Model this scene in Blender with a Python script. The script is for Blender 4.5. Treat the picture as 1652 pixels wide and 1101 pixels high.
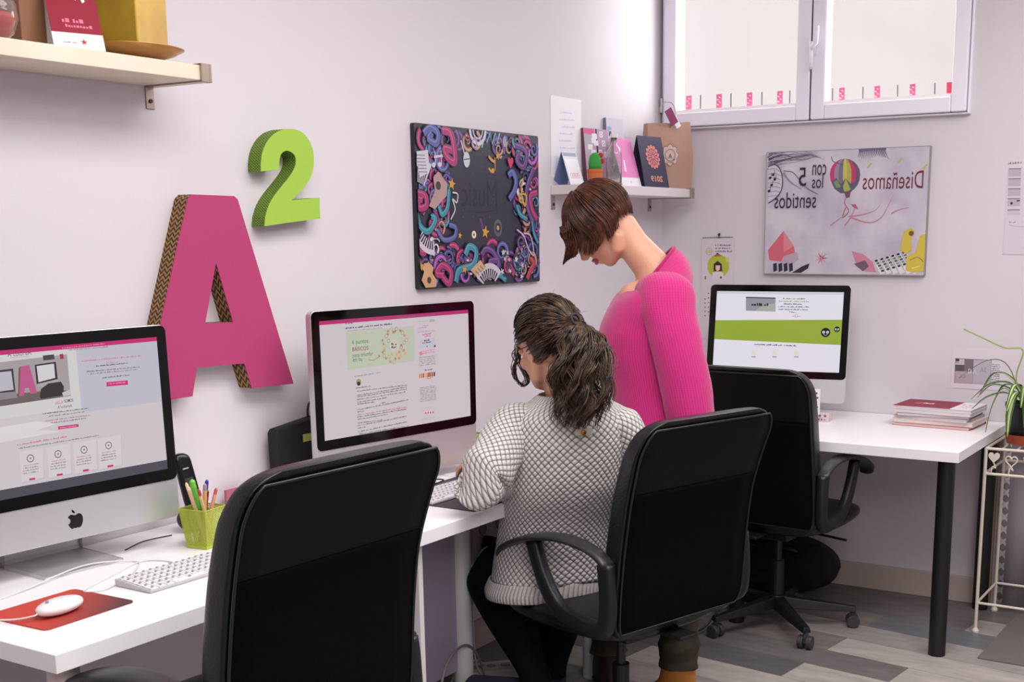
import bpy, bmesh, math, random
import numpy as np
from mathutils import Vector, Matrix, noise
R = random.Random(7)
PI = math.pi
scene = bpy.context.scene
for o in list(bpy.data.objects): bpy.data.objects.remove(o)

# ------------------------------------------------------------------ camera
YAW, PIT, ROL = 0.54867133, 0.20100624, -0.00814598
FPX, CX, CY = 1991.01667, 917.38372, 779.28431
CAM = Vector((-4.98852391, -2.55447307, 1.5))
_f = Vector((math.cos(PIT)*math.cos(YAW), math.cos(PIT)*math.sin(YAW), -math.sin(PIT)))
_r0 = Vector((math.sin(YAW), -math.cos(YAW), 0)); _u0 = _r0.cross(_f)
_r = _r0*math.cos(ROL) + _u0*math.sin(ROL); _u = -_r0*math.sin(ROL) + _u0*math.cos(ROL)
cam_data = bpy.data.cameras.new('camera'); cam = bpy.data.objects.new('camera', cam_data)
scene.collection.objects.link(cam)
cam.matrix_world = Matrix(((_r.x, _u.x, -_f.x, CAM.x), (_r.y, _u.y, -_f.y, CAM.y), (_r.z, _u.z, -_f.z, CAM.z), (0, 0, 0, 1)))
cam_data.sensor_width = 36; cam_data.sensor_fit = 'HORIZONTAL'
cam_data.lens = FPX/1652*36
cam_data.shift_x = (826-CX)/1652; cam_data.shift_y = (CY-550.5)/1652
cam_data.clip_start = .05; cam_data.clip_end = 100
scene.camera = cam

# ------------------------------------------------------------------ world, lights, exposure
world = bpy.data.worlds.new('world'); scene.world = world; world.use_nodes = True
bg = world.node_tree.nodes['Background']
bg.inputs[0].default_value = (1.0, .915, .90, 1); bg.inputs[1].default_value = 0.93
scene.view_settings.view_transform = 'Standard'; scene.view_settings.look = 'None'
scene.view_settings.exposure = 0.0; scene.view_settings.gamma = 1.0
scene.view_settings.use_curve_mapping = False
def area(name, loc, sx, sy, power, col, rot=(0, 0, 0)):
    l = bpy.data.lights.new(name, 'AREA'); l.shape = 'RECTANGLE'; l.size = sx; l.size_y = sy
    l.energy = power; l.color = col
    o = bpy.data.objects.new(name, l); scene.collection.objects.link(o); o.location = loc; o.rotation_euler = rot
    return o
area('ceiling_light_desk', (-2.9, -1.45, 2.70), 2.2, .9, 50, (1, .975, .965))
area('ceiling_light_room', (-1.3, -2.4, 2.70), 1.6, .8, 33, (1, .965, .955))
area('fill_light_rear', (-5.2, -3.4, 2.70), 2.6, 2.0, 80, (1, .97, .96))  # added fill behind the camera, large and strong to soften the shadows
area('window_daylight', (.30, -.67, 2.35), 1.2, .8, 26, (.97, .98, 1), (0, PI/2, 0))

# ------------------------------------------------------------------ helpers
def s2l(c):
    c = c/255
    return c/12.92 if c <= .04045 else ((c+.055)/1.055)**2.4
def rgb(*c): return (s2l(c[0]), s2l(c[1]), s2l(c[2]), 1)
def ray(px, py):
    v = _f*FPX + _r*(px-CX) - _u*(py-CY)
    return v/(v.dot(_f))
def pd(px, py, d): return CAM + ray(px, py)*d                  # a point at a given distance along the view axis
def pa(px, py, ax, val):                                       # where a sight line meets an axis plane
    v = ray(px, py); return CAM + v*((val-CAM[ax])/v[ax])
VX = Vector((math.sin(YAW), -math.cos(YAW), 0))                # horizontal, to the viewer's right
VD = Vector((math.cos(YAW), math.sin(YAW), 0))                 # horizontal, away from the viewer
VZ = Vector((0, 0, 1))
MATS = {}
def M(name, col=(200, 200, 200), rough=.5, metal=0, emit=0, bump=None, spec=.5, sheen=0, alpha=1, trans=0, coat=0, noise_col=None):
    if name in MATS: return MATS[name]
    m = bpy.data.materials.new(name); m.use_nodes = True; nt = m.node_tree; b = nt.nodes['Principled BSDF']
    b.inputs['Base Color'].default_value = rgb(*col); b.inputs['Roughness'].default_value = rough
    b.inputs['Metallic'].default_value = metal; b.inputs['Specular IOR Level'].default_value = spec
    if sheen:
        b.inputs['Sheen Weight'].default_value = sheen; b.inputs['Sheen Roughness'].default_value = .4
    if coat: b.inputs['Coat Weight'].default_value = coat; b.inputs['Coat Roughness'].default_value = .1
    if trans: b.inputs['Transmission Weight'].default_value = trans
    if alpha < 1: b.inputs['Alpha'].default_value = alpha
    if emit:
        b.inputs['Emission Color'].default_value = rgb(*col); b.inputs['Emission Strength'].default_value = emit
    if noise_col:
        c2, sc = noise_col
        n = nt.nodes.new('ShaderNodeTexNoise'); n.inputs['Scale'].default_value = sc; n.inputs['Detail'].default_value = 5
        tc = nt.nodes.new('ShaderNodeTexCoord'); nt.links.new(tc.outputs['Object'], n.inputs['Vector'])
        r = nt.nodes.new('ShaderNodeValToRGB'); r.color_ramp.elements[0].color = rgb(*col); r.color_ramp.elements[1].color = rgb(*c2)
        r.color_ramp.elements[0].position = .35; r.color_ramp.elements[1].position = .65
        nt.links.new(n.outputs[0], r.inputs[0]); nt.links.new(r.outputs[0], b.inputs['Base Color'])
    if bump:
        sc, st = bump
        n = nt.nodes.new('ShaderNodeTexNoise'); n.inputs['Scale'].default_value = sc; n.inputs['Detail'].default_value = 4
        tc = nt.nodes.new('ShaderNodeTexCoord'); nt.links.new(tc.outputs['Object'], n.inputs['Vector'])
        bp = nt.nodes.new('ShaderNodeBump'); bp.inputs['Strength'].default_value = st; bp.inputs['Distance'].default_value = .002
        nt.links.new(n.outputs[0], bp.inputs['Height']); nt.links.new(bp.outputs[0], b.inputs['Normal'])
    MATS[name] = m; return m
def attr_mat(name, rough=.6, emit=0, spec=.4):
    if name in MATS: return MATS[name]
    m = bpy.data.materials.new(name); m.use_nodes = True; nt = m.node_tree; b = nt.nodes['Principled BSDF']
    a = nt.nodes.new('ShaderNodeVertexColor'); a.layer_name = 'Col'
    if emit:
        nt.links.new(a.outputs[0], b.inputs['Emission Color']); b.inputs['Emission Strength'].default_value = emit
        b.inputs['Base Color'].default_value = (.01, .01, .01, 1)
    else: nt.links.new(a.outputs[0], b.inputs['Base Color'])
    b.inputs['Roughness'].default_value = rough; b.inputs['Specular IOR Level'].default_value = spec
    MATS[name] = m; return m

def cr(pts, n):                                                # Catmull-Rom through tuples of numbers
    P = [np.array([float(x) for x in p]) for p in pts]
    P = [2*P[0]-P[1]] + P + [2*P[-1]-P[-2]]
    out = []
    for i in range(1, len(P)-2):
        for k in range(n):
            t = k/n; a, b, c, d = P[i-1:i+3]
            out.append(.5*((2*b)+(-a+c)*t+(2*a-5*b+4*c-d)*t*t+(-a+3*b-3*c+d)*t**3))
    out.append(P[-2]); return out

class G:
    def __init__(s): s.v = []; s.f = []; s.uv = []
    def add(s, vs, fs, uvs=None):
        b = len(s.v); s.v += [tuple(v) for v in vs]
        for i, f in enumerate(fs):
            s.f.append([b+k for k in f]); s.uv.append(uvs[i] if uvs else None)
        return s
    def box(s, c, d, rz=0, m=None):
        c = Vector(c); vs = []
        for x in (-.5, .5):
            for y in (-.5, .5):
                for z in (-.5, .5):
                    p = Vector((x*d[0], y*d[1], z*d[2]))
                    if m is not None: p = m @ p
                    elif rz: p.rotate(Matrix.Rotation(rz, 3, 'Z'))
                    vs.append(c+p)
        return s.add(vs, [(0, 1, 3, 2), (4, 6, 7, 5), (0, 4, 5, 1), (2, 3, 7, 6), (0, 2, 6, 4), (1, 5, 7, 3)])
    def bx(s, lo, hi): return s.box([(a+b)/2 for a, b in zip(lo, hi)], [abs(b-a) for a, b in zip(lo, hi)])
    def tube(s, pts, r, n=8, caps=True, sq=None, up=None):
        pts = [Vector(p) for p in pts]; N = len(pts)
        rs = r if isinstance(r, (list, tuple)) else [r]*N
        t0 = (pts[1]-pts[0]).normalized()
        a = up and Vector(up) or (Vector((0, 0, 1)) if abs(t0.z) < .9 else Vector((1, 0, 0)))
        nn = (a - t0*a.dot(t0)).normalized(); vs = []
        for i, p in enumerate(pts):
            t = (pts[min(i+1, N-1)]-pts[max(i-1, 0)]).normalized()
            nn = (nn - t*nn.dot(t)).normalized(); bb = t.cross(nn)
            k = sq or 1
            for j in range(n):
                an = 2*PI*j/n
                vs.append(p+(nn*math.cos(an)+bb*math.sin(an)*k)*rs[i])
        fs = [(i*n+j, i*n+(j+1) % n, (i+1)*n+(j+1) % n, (i+1)*n+j) for i in range(N-1) for j in range(n)]
        if caps: fs += [tuple(range(n))[::-1], tuple((N-1)*n+j for j in range(n))]
        return s.add(vs, fs)
    def cyl(s, a, b, r, n=20): return s.tube([a, b], r, n)
    def lathe(s, prof, c=(0, 0, 0), n=28, sx=1, sy=1):
        c = Vector(c); vs = []
        for r, z in prof:
            for j in range(n):
                a = 2*PI*j/n; vs.append(c+Vector((r*sx*math.cos(a), r*sy*math.sin(a), z)))
        N = len(prof)
        fs = [(i*n+j, i*n+(j+1) % n, (i+1)*n+(j+1) % n, (i+1)*n+j) for i in range(N-1) for j in range(n)]
        if prof[0][0] > 1e-6: fs.append(tuple(range(n))[::-1])
        if prof[-1][0] > 1e-6: fs.append(tuple((N-1)*n+j for j in range(n)))
        return s.add(vs, fs)
    def prism(s, poly, fn, d0, d1):                            # poly 2D -> fn(a,b,d)
        n = len(poly); vs = [fn(a, b, d0) for a, b in poly]+[fn(a, b, d1) for a, b in poly]
        return s.add(vs, [tuple(range(n))[::-1], tuple(range(n, 2*n))]+[(i, (i+1) % n, n+(i+1) % n, n+i) for i in range(n)])
    def ell(s, c, r, m=None, n=16, k=10):
        c = Vector(c); vs = []; fs = []
        if not isinstance(r, (tuple, list)): r = (r, r, r)
        def T(p):
            p = Vector(p); p = m @ p if m is not None else p
            return c+p
        vs.append(T((0, 0, r[2])))
        for i in range(1, k):
            th = PI*i/k
            for j in range(n):
                a = 2*PI*j/n; vs.append(T((r[0]*math.sin(th)*math.cos(a), r[1]*math.sin(th)*math.sin(a), r[2]*math.cos(th))))
        vs.append(T((0, 0, -r[2])))
        for j in range(n):
            fs.append((0, 1+j, 1+(j+1) % n)); L = 1+(k-2)*n
            fs.append((L+(j+1) % n, L+j, len(vs)-1))
            for i in range(k-2): b = 1+i*n; fs.append((b+j, b+n+j, b+n+(j+1) % n, b+(j+1) % n))
        return s.add(vs, fs)
    def chain(s, pts, n=14):                                   # tapered limb: (point, radius) pairs
        P = [p for p, r in pts]; r = [q for p, q in pts]
        C = cr([tuple(p)+(q,) for p, q in pts], 6)
        s.tube([c[:3] for c in C], [max(c[3], .002) for c in C], n)
        for p, q in (pts[0], pts[-1]): s.ell(p, q)
        return s
    def loft(s, rings, n=40, sub=5, caps=True, e=2.2, uvs=1.0):
        ep, en = e if isinstance(e, tuple) else (e, e)
        # ring: (center, axisA, halfA, axisB, halfB); superellipse exponent e
        rows = []
        for c, A, a, B, b in rings: rows.append(list(c)+[x*a for x in A]+[x*b for x in B])
        C = cr(rows, sub) if sub > 1 else [np.array(r) for r in rows]
        vs = []; U = []; L = 0; prev = None
        for row in C:
            c = Vector(row[:3]); A = Vector(row[3:6]); B = Vector(row[6:9])
            if prev is not None: L += (c-prev).length
            prev = c; ra = (A.length+B.length)/2
            for j in range(n+1):
                a = 2*PI*j/n; ca, sa = math.cos(a), math.sin(a); e = ep if sa >= 0 else en
                p = c + A*(abs(ca)**(2/e))*(1 if ca >= 0 else -1) + B*(abs(sa)**(2/e))*(1 if sa >= 0 else -1)
                if j < n: vs.append(p)
                U.append((j/n*uvs, L))
        m = len(C); fs = []; uu = []
        for i in range(m-1):
            for j in range(n):
                fs.append((i*n+j, i*n+(j+1) % n, (i+1)*n+(j+1) % n, (i+1)*n+j))
                uu.append([U[i*(n+1)+j], U[i*(n+1)+j+1], U[(i+1)*(n+1)+j+1], U[(i+1)*(n+1)+j]])
        if caps:
            fs += [tuple(range(n))[::-1], tuple((m-1)*n+j for j in range(n))]; uu += [None, None]
        return s.add(vs, fs, uu)
    def build(s, name, mat, parent=None, smooth=False, bevel=0, seg=2, sub=0, remesh=0, smo=0, inv=None, ang=None):
        me = bpy.data.meshes.new(name); me.from_pydata(s.v, [], s.f); me.validate(); me.update()
        if any(u for u in s.uv) and len(me.polygons) == len(s.f):
            l = me.uv_layers.new(name='UVMap')
            for p, u in zip(me.polygons, s.uv):
                for k, li in enumerate(p.loop_indices): l.data[li].uv = u[k] if u else (0, 0)
        for m in (mat if isinstance(mat, list) else [mat]): me.materials.append(m)
        if smooth: me.polygons.foreach_set('use_smooth', [True]*len(me.polygons))
        o = bpy.data.objects.new(name, me); scene.collection.objects.link(o)
        if parent is not None:
            o.parent = parent
            if inv: o.matrix_parent_inverse = inv
        bm = bmesh.new(); bm.from_mesh(me); bmesh.ops.recalc_face_normals(bm, faces=bm.faces); bm.to_mesh(me); bm.free()
        if remesh:
            r = o.modifiers.new('r', 'REMESH'); r.mode = 'VOXEL'; r.voxel_size = remesh; r.use_smooth_shade = True
        if smo:
            r = o.modifiers.new('s', 'SMOOTH'); r.factor = .6; r.iterations = smo
        if bevel:
            b = o.modifiers.new('b', 'BEVEL'); b.width = bevel; b.segments = seg; b.limit_method = 'ANGLE'; b.angle_limit = math.radians(40)
            b.harden_normals = False
        if sub:
            b = o.modifiers.new('u', 'SUBSURF'); b.levels = sub; b.render_levels = sub
        if ang:
            try: me.set_sharp_from_angle(angle=math.radians(ang))
            except Exception: pass
        return o
def empty(name, loc=(0, 0, 0), rz=0, rot=None):
    o = bpy.data.objects.new(name, None); scene.collection.objects.link(o); o.location = loc
    o.rotation_euler = rot or (0, 0, rz); o.empty_display_size = .05
    return o
def tag(o, label, cat, group=None):
    o['label'] = label; o['category'] = cat
    if group: o['group'] = group
    return o
def struct(o): o['kind'] = 'structure'; return o
def at(o, loc, rz=0): o.location = loc; o.rotation_euler = (0, 0, rz); return o

# flat printed matter: polygons, strokes and lettering laid on a plane
class Art:
    def __init__(s, O, U, V, clip=None):
        s.O = Vector(O); s.U = Vector(U); s.V = Vector(V); s.N = s.U.cross(s.V).normalized(); s.v = []; s.f = []; s.c = []; s.B = []; s.clip = clip
    def px(s, x, y):                                           # plane coordinates of what is seen at a photo pixel
        v = ray(x, y); t = (s.O-CAM).dot(s.N)/v.dot(s.N); p = CAM+v*t-s.O
        return (p.dot(s.U), p.dot(s.V))
    def put(s, pts, faces, col, rise=0):                       # each print layer lies just above those it covers
        if s.clip: pts = [(min(max(x, .001), s.clip[0]-.001), min(max(y, .001), s.clip[1]-.001)) for x, y in pts]
        xs = [p[0] for p in pts]; ys = [p[1] for p in pts]; bb = (min(xs), min(ys), max(xs), max(ys)); L = 0; e = .0005
        for q, l in s.B:
            if q[0]-e < bb[2] and q[2]+e > bb[0] and q[1]-e < bb[3] and q[3]+e > bb[1] and l > L: L = l
        k = L+.00003; s.B.append((bb, k+rise*len(pts))); b = len(s.v)
        s.v += [tuple(s.O+s.U*p[0]+s.V*p[1]+s.N*(k+rise*i)) for i, p in enumerate(pts)]
        for f in faces: s.f.append([b+i for i in f]); s.c.append(rgb(*col))
    def poly(s, pts, col, lift=None): s.put(pts, [list(range(len(pts)))], col)
    def pp(s, pts, col): s.poly([s.px(*p) for p in pts], col)
    def rect(s, a, b, c, d, col): s.poly([(a, b), (c, b), (c, d), (a, d)], col)
    def circ(s, x, y, r, col, n=20, ry=None): s.poly([(x+r*math.cos(2*PI*i/n), y+(ry or r)*math.sin(2*PI*i/n)) for i in range(n)], col)
    def stroke(s, pts, w, col, sm=0, taper=False):
        if sm: pts = [tuple(p) for p in cr(pts, sm)]
        n = len(pts); P = []
        for i, p in enumerate(pts):
            q0 = pts[max(i-1, 0)]; q1 = pts[min(i+1, n-1)]; dx, dy = q1[0]-q0[0], q1[1]-q0[1]; l = math.hypot(dx, dy) or 1
            ww = w/2*((1-.85*i/(n-1)) if taper else 1)
            for sg in (1, -1): P.append((p[0]-dy/l*ww*sg, p[1]+dx/l*ww*sg))
        s.put(P, [[2*i, 2*i+1, 2*i+3, 2*i+2] for i in range(n-1)], col, rise=3e-6)
    def ring(s, x, y, r, w, col, a0=0, a1=2*PI, n=24): s.stroke([(x+r*math.cos(a0+(a1-a0)*i/n), y+r*math.sin(a0+(a1-a0)*i/n)) for i in range(n+1)], w, col)
    def spiral(s, x, y, r, turns, w, col, a0=0, hand=1, n=26):
        s.stroke([(x+r*(1-.85*i/n)*math.cos(a0+hand*turns*2*PI*i/n), y+r*(1-.85*i/n)*math.sin(a0+hand*turns*2*PI*i/n)) for i in range(n+1)], w, col, taper=True)
    def star(s, x, y, r, col, a=0):
        s.poly([(x+(r if i % 2 == 0 else r*.42)*math.sin(a+PI*i/5), y+(r if i % 2 == 0 else r*.42)*math.cos(a+PI*i/5)) for i in range(10)], col)
    def text(s, st, x, y, h, col, mirror=False, w=None, bold=0, slant=0, ang=0):
        vs, fs = glyphs(st, bold); 
        if not vs: return
        x0 = min(v[0] for v in vs); x1 = max(v[0] for v in vs); hh = max(v[1] for v in vs) or 1
        kx = (w/(x1-x0)) if w else h/hh; ky = h/hh; P = []
        ca, sa = math.cos(ang), math.sin(ang)
        for vx, vy in vs:
            a = (vx-x0)*kx; c = vy*ky; a += slant*c
            if mirror: a = (x1-x0)*kx-a
            P.append((x+a*ca-c*sa, y+a*sa+c*ca))
        s.put(P, fs, col)
    def greek(s, p0, p1, h, col, seed=0, dens=.8):             # text too small to read: a row of short marks
        r = random.Random(seed); x0, y0 = p0; x1, y1 = p1; L = math.hypot(x1-x0, y1-y0); t = 0
        P = []; F = []; ux, uy = (x1-x0)/L, (y1-y0)/L
        while t < L:
            w = h*r.uniform(.35, .8); g = h*r.choice((.18, .2, .22, .7)); hh = h*r.choice((.5, .5, .6, .8, .85))
            if t+w > L: break
            b = len(P)
            for a, c in ((t, 0), (t+w, 0), (t+w, hh), (t, hh)): P.append((x0+ux*a-uy*c, y0+uy*a+ux*c))
            F.append([b, b+1, b+2, b+3]); t += w+g
        if F: s.put(P, F, col)
    def pgreek(s, x0, y0, x1, y1, hpx, col, seed=0):
        a = s.px(x0, y0); b = s.px(x1, y1); c = s.px(x0, y0-hpx); s.greek(a, b, abs(c[1]-a[1]), col, seed)
    def build(s, name, mat, parent=None):
        me = bpy.data.meshes.new(name); me.from_pydata(s.v, [], s.f); me.update()
        ca = me.color_attributes.new('Col', 'FLOAT_COLOR', 'CORNER'); d = []
        for p, c in zip(me.polygons, s.c): d += list(c)*len(p.loop_indices)
        ca.data.foreach_set('color', d); me.materials.append(mat)
        o = bpy.data.objects.new(name, me); scene.collection.objects.link(o)
        if parent is not None: o.parent = parent; o.matrix_parent_inverse = parent_world(parent).inverted()
        return o
def parent_world(p):
    m = Matrix.Translation(p.location) @ p.rotation_euler.to_matrix().to_4x4()
    return (parent_world(p.parent) @ p.matrix_parent_inverse @ m) if p.parent else m
_gl = {}
def glyphs(st, bold=0):
    if (st, bold) in _gl: return _gl[(st, bold)]
    cu = bpy.data.curves.new('t', 'FONT'); cu.body = st; cu.resolution_u = 3; cu.offset = bold
    o = bpy.data.objects.new('t', cu); scene.collection.objects.link(o)
    dg = bpy.context.evaluated_depsgraph_get(); ev = o.evaluated_get(dg); me = ev.to_mesh()
    vs = [(v.co.x, v.co.y) for v in me.vertices]; fs = [tuple(p.vertices) for p in me.polygons]
    ev.to_mesh_clear(); bpy.data.objects.remove(o); bpy.data.curves.remove(cu)
    _gl[(st, bold)] = (vs, fs); return vs, fs
PRINT = attr_mat('printed_paper', .65); BOARD = attr_mat('printed_board', .35, spec=.5); SCREEN = attr_mat('screen_glow', .12, emit=.9, spec=.35)
INK = (40, 36, 48); PINK = (205, 45, 120)

# ------------------------------------------------------------------ materials with patterns
def wall_mat(name, c):
    m = M(name, c, .75, bump=(220, .12), spec=.2); return m
WALL = wall_mat('wall_paint', (218, 211, 217)); CEIL = M('ceiling_paint', (240, 236, 234), .9)
def floor_mat():
    m = bpy.data.materials.new('vinyl_planks'); m.use_nodes = True; nt = m.node_tree; b = nt.nodes['Principled BSDF']; N = nt.nodes.new; K = nt.links.new
    tc = N('ShaderNodeTexCoord'); mp = N('ShaderNodeMapping'); mp.inputs['Rotation'].default_value[2] = math.radians(97)
    mp.inputs['Location'].default_value = (.17, .03, 0)
    K(tc.outputs['Object'], mp.inputs[0])
    br = N('ShaderNodeTexBrick'); br.inputs['Scale'].default_value = 1; br.inputs['Brick Width'].default_value = .85; br.inputs['Row Height'].default_value = .17
    br.inputs['Mortar Size'].default_value = .0012; br.offset = .37; br.inputs['Color1'].default_value = (0, 0, 0, 1); br.inputs['Color2'].default_value = (1, 1, 1, 1)
    br.inputs['Mortar'].default_value = (.35, .35, .35, 1); K(mp.outputs[0], br.inputs[0])
    r = N('ShaderNodeValToRGB'); cr_ = r.color_ramp; cr_.interpolation = 'CONSTANT'
    cols = [(112, 108, 106), (150, 144, 140), (98, 96, 98), (176, 168, 162), (128, 120, 116), (160, 154, 150), (108, 110, 116)]
    while len(cr_.elements) < len(cols): cr_.elements.new(.5)
    for i, c in enumerate(cols): cr_.elements[i].position = i/len(cols); cr_.elements[i].color = rgb(*c)
    K(br.outputs[0], r.inputs[0])
    n = N('ShaderNodeTexNoise'); n.inputs['Scale'].default_value = 5; n.inputs['Detail'].default_value = 8; n.inputs['Roughness'].default_value = .65
    mp2 = N('ShaderNodeMapping'); mp2.inputs['Scale'].default_value = (4, 1, 1); K(tc.outputs['Object'], mp2.inputs[0]); K(mp2.outputs[0], n.inputs[0])
    mx = N('ShaderNodeMixRGB'); mx.blend_type = 'OVERLAY'; mx.inputs[0].default_value = .55; K(r.outputs[0], mx.inputs[1]); K(n.outputs[0], mx.inputs[2])
    K(mx.outputs[0], b.inputs['Base Color']); b.inputs['Roughness'].default_value = .45
    bp = N('ShaderNodeBump'); bp.inputs['Strength'].default_value = .1; bp.inputs['Distance'].default_value = .002; K(n.outputs[0], bp.inputs['Height']); K(bp.outputs[0], b.inputs['Normal'])
    return m
def math_node(nt, op, a, b=None, c=None):
    n = nt.nodes.new('ShaderNodeMath'); n.operation = op
    for i, x in enumerate((a, b, c)):
        if x is None: continue
        if isinstance(x, (int, float)): n.inputs[i].default_value = x
        else: nt.links.new(x, n.inputs[i])
    return n.outputs[0]
def knit_mat(name, c_hi, c_lo, kind, su=1, sv=1, dist=.004):
    m = bpy.data.materials.new(name); m.use_nodes = True; nt = m.node_tree; b = nt.nodes['Principled BSDF']; K = nt.links.new
    tc = nt.nodes.new('ShaderNodeTexCoord'); sp = nt.nodes.new('ShaderNodeSeparateXYZ'); K(tc.outputs['UV'], sp.inputs[0])
    u, v = sp.outputs[0], sp.outputs[1]
    n = nt.nodes.new('ShaderNodeTexNoise'); n.inputs['Scale'].default_value = 260; n.inputs['Detail'].default_value = 3; K(tc.outputs['Object'], n.inputs[0])
    if kind == 'lattice':
        a = math_node(nt, 'ADD', math_node(nt, 'MULTIPLY', u, su), math_node(nt, 'MULTIPLY', v, sv))
        d = math_node(nt, 'SUBTRACT', math_node(nt, 'MULTIPLY', u, su), math_node(nt, 'MULTIPLY', v, sv))
        f1 = math_node(nt, 'ABSOLUTE', math_node(nt, 'SINE', math_node(nt, 'MULTIPLY', a, PI)))
        f2 = math_node(nt, 'ABSOLUTE', math_node(nt, 'SINE', math_node(nt, 'MULTIPLY', d, PI)))
        h = math_node(nt, 'POWER', math_node(nt, 'MULTIPLY', f1, f2), .55)
    else:                                                      # ribs along v
        f1 = math_node(nt, 'ABSOLUTE', math_node(nt, 'SINE', math_node(nt, 'MULTIPLY', math_node(nt, 'MULTIPLY', u, su), PI)))
        f2 = math_node(nt, 'ABSOLUTE', math_node(nt, 'SINE', math_node(nt, 'MULTIPLY', math_node(nt, 'MULTIPLY', v, sv), PI)))
        h = math_node(nt, 'ADD', math_node(nt, 'MULTIPLY', f1, .75), math_node(nt, 'MULTIPLY', f2, .25))
    hh = math_node(nt, 'ADD', h, math_node(nt, 'MULTIPLY', n.outputs[0], .45))
    r = nt.nodes.new('ShaderNodeValToRGB'); r.color_ramp.elements[0].color = rgb(*c_lo); r.color_ramp.elements[1].color = rgb(*c_hi)
    r.color_ramp.elements[0].position = .25; r.color_ramp.elements[1].position = .95
    K(hh, r.inputs[0]); K(r.outputs[0], b.inputs['Base Color'])
    bp = nt.nodes.new('ShaderNodeBump'); bp.inputs['Strength'].default_value = .9; bp.inputs['Distance'].default_value = dist
    K(hh, bp.inputs['Height']); K(bp.outputs[0], b.inputs['Normal'])
    b.inputs['Roughness'].default_value = .9; b.inputs['Specular IOR Level'].default_value = .15
    b.inputs['Sheen Weight'].default_value = .3; b.inputs['Sheen Roughness'].default_value = .5
    return m
def weave_mat(name, c1, c2, sc, ang=45):
    m = bpy.data.materials.new(name); m.use_nodes = True; nt = m.node_tree; b = nt.nodes['Principled BSDF']; K = nt.links.new
    tc = nt.nodes.new('ShaderNodeTexCoord'); sp = nt.nodes.new('ShaderNodeSeparateXYZ'); K(tc.outputs['Object'], sp.inputs[0])
    y = math_node(nt, 'MULTIPLY', sp.outputs[1], sc); z = math_node(nt, 'MULTIPLY', sp.outputs[2], sc)
    x = math_node(nt, 'MULTIPLY', sp.outputs[0], sc*.6)
    zz = math_node(nt, 'ADD', z, x)
    tri = math_node(nt, 'PINGPONG', y, 1.0)
    f = math_node(nt, 'SINE', math_node(nt, 'MULTIPLY', math_node(nt, 'ADD', zz, math_node(nt, 'MULTIPLY', tri, 1.3)), 4.2))
    n = nt.nodes.new('ShaderNodeTexNoise'); n.inputs['Scale'].default_value = sc*1.4; n.inputs['Detail'].default_value = 3; K(tc.outputs['Object'], n.inputs[0])
    h = math_node(nt, 'ADD', math_node(nt, 'MULTIPLY', f, .5), n.outputs[0])
    r = nt.nodes.new('ShaderNodeValToRGB'); r.color_ramp.elements[0].color = rgb(*c2); r.color_ramp.elements[1].color = rgb(*c1)
    r.color_ramp.elements[0].position = .3; r.color_ramp.elements[1].position = .8
    K(h, r.inputs[0]); K(r.outputs[0], b.inputs['Base Color']); b.inputs['Roughness'].default_value = .8
    bp = nt.nodes.new('ShaderNodeBump'); bp.inputs['Strength'].default_value = .7; bp.inputs['Distance'].default_value = .003; K(h, bp.inputs['Height']); K(bp.outputs[0], b.inputs['Normal'])
    return m

WHITE = M('white_laminate', (248, 246, 248), .32); WHITEP = M('white_plastic', (232, 230, 230), .35)
ALU = M('brushed_aluminium', (205, 205, 208), .34, .55); ALUL = M('satin_grey', (196, 194, 198), .4, .2)
BLACKG = M('black_glass', (6, 5, 7), .08); BLK = M('black_plastic', (20, 19, 20), .42, bump=(300, .2))
LEATHER = M('black_leather', (14, 14, 15), .30, bump=(180, .35)); PANEL = M('black_leatherette', (10, 8, 9), .7, spec=.2, bump=(500, .3))
MESHF = M('black_fabric', (6, 5, 7), .95, spec=.1, bump=(700, .5)); PIPE = M('piping_black', (24, 23, 26), .35)
CABLEW = M('white_cable', (225, 222, 222), .4); CABLEB = M('black_cable', (18, 18, 20), .4)
SKIN = M('skin', (214, 158, 132), .5, bump=(120, .12)); 
SKIN.node_tree.nodes['Principled BSDF'].inputs['Subsurface Weight'].default_value = .08
BIRCH = M('birch_veneer', (232, 220, 200), .45, noise_col=((222, 206, 184), 3)); STEEL = M('brushed_bracket', (176, 160, 146), .35, .8)
KRAFT = M('kraft_paper', (180, 144, 126), .8, bump=(40, .5)); LIME = M('lime_metal', (176, 190, 62), .45); PAPER = M('white_paper', (236, 234, 238), .7)

# ------------------------------------------------------------------ room
struct(G().bx((-8.5, -5.5, -.1), (.12, .12, 0)).build('floor', floor_mat()))
struct(G().bx((-8.5, -5.5, 2.78), (.12, .12, 2.88)).build('ceiling', CEIL))
struct(G().bx((-8.5, 0, 0), (0, .12, 2.78)).build('wall_left', WALL))
WY0, WY1, WZ0, WZ1 = -.045, -1.295, 1.96, 2.62
g = G(); g.bx((0, -5.5, 0), (.12, WY1, 2.78)); g.bx((0, WY0, 0), (.12, .12, 2.78)); g.bx((0, WY1, 0), (.12, WY0, WZ0)); g.bx((0, WY1, WZ1), (.12, WY0, 2.78))
struct(g.build('wall_right', WALL))
struct(G().bx((-8.5, -5.5, 0), (-8.4, .12, 2.78)).build('wall_back', WALL))
struct(G().bx((-8.5, -5.5, 0), (.12, -5.4, 2.78)).build('wall_front', WALL))
BASE = M('baseboard_paint', (196, 178, 170), .5)
struct(G().bx((-.014, -1.46, 0), (0, 0, .107)).build('baseboard_right', BASE, bevel=.003))
struct(G().bx((-8.4, -.014, 0), (0, 0, .107)).build('baseboard_left', BASE, bevel=.003))

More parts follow.
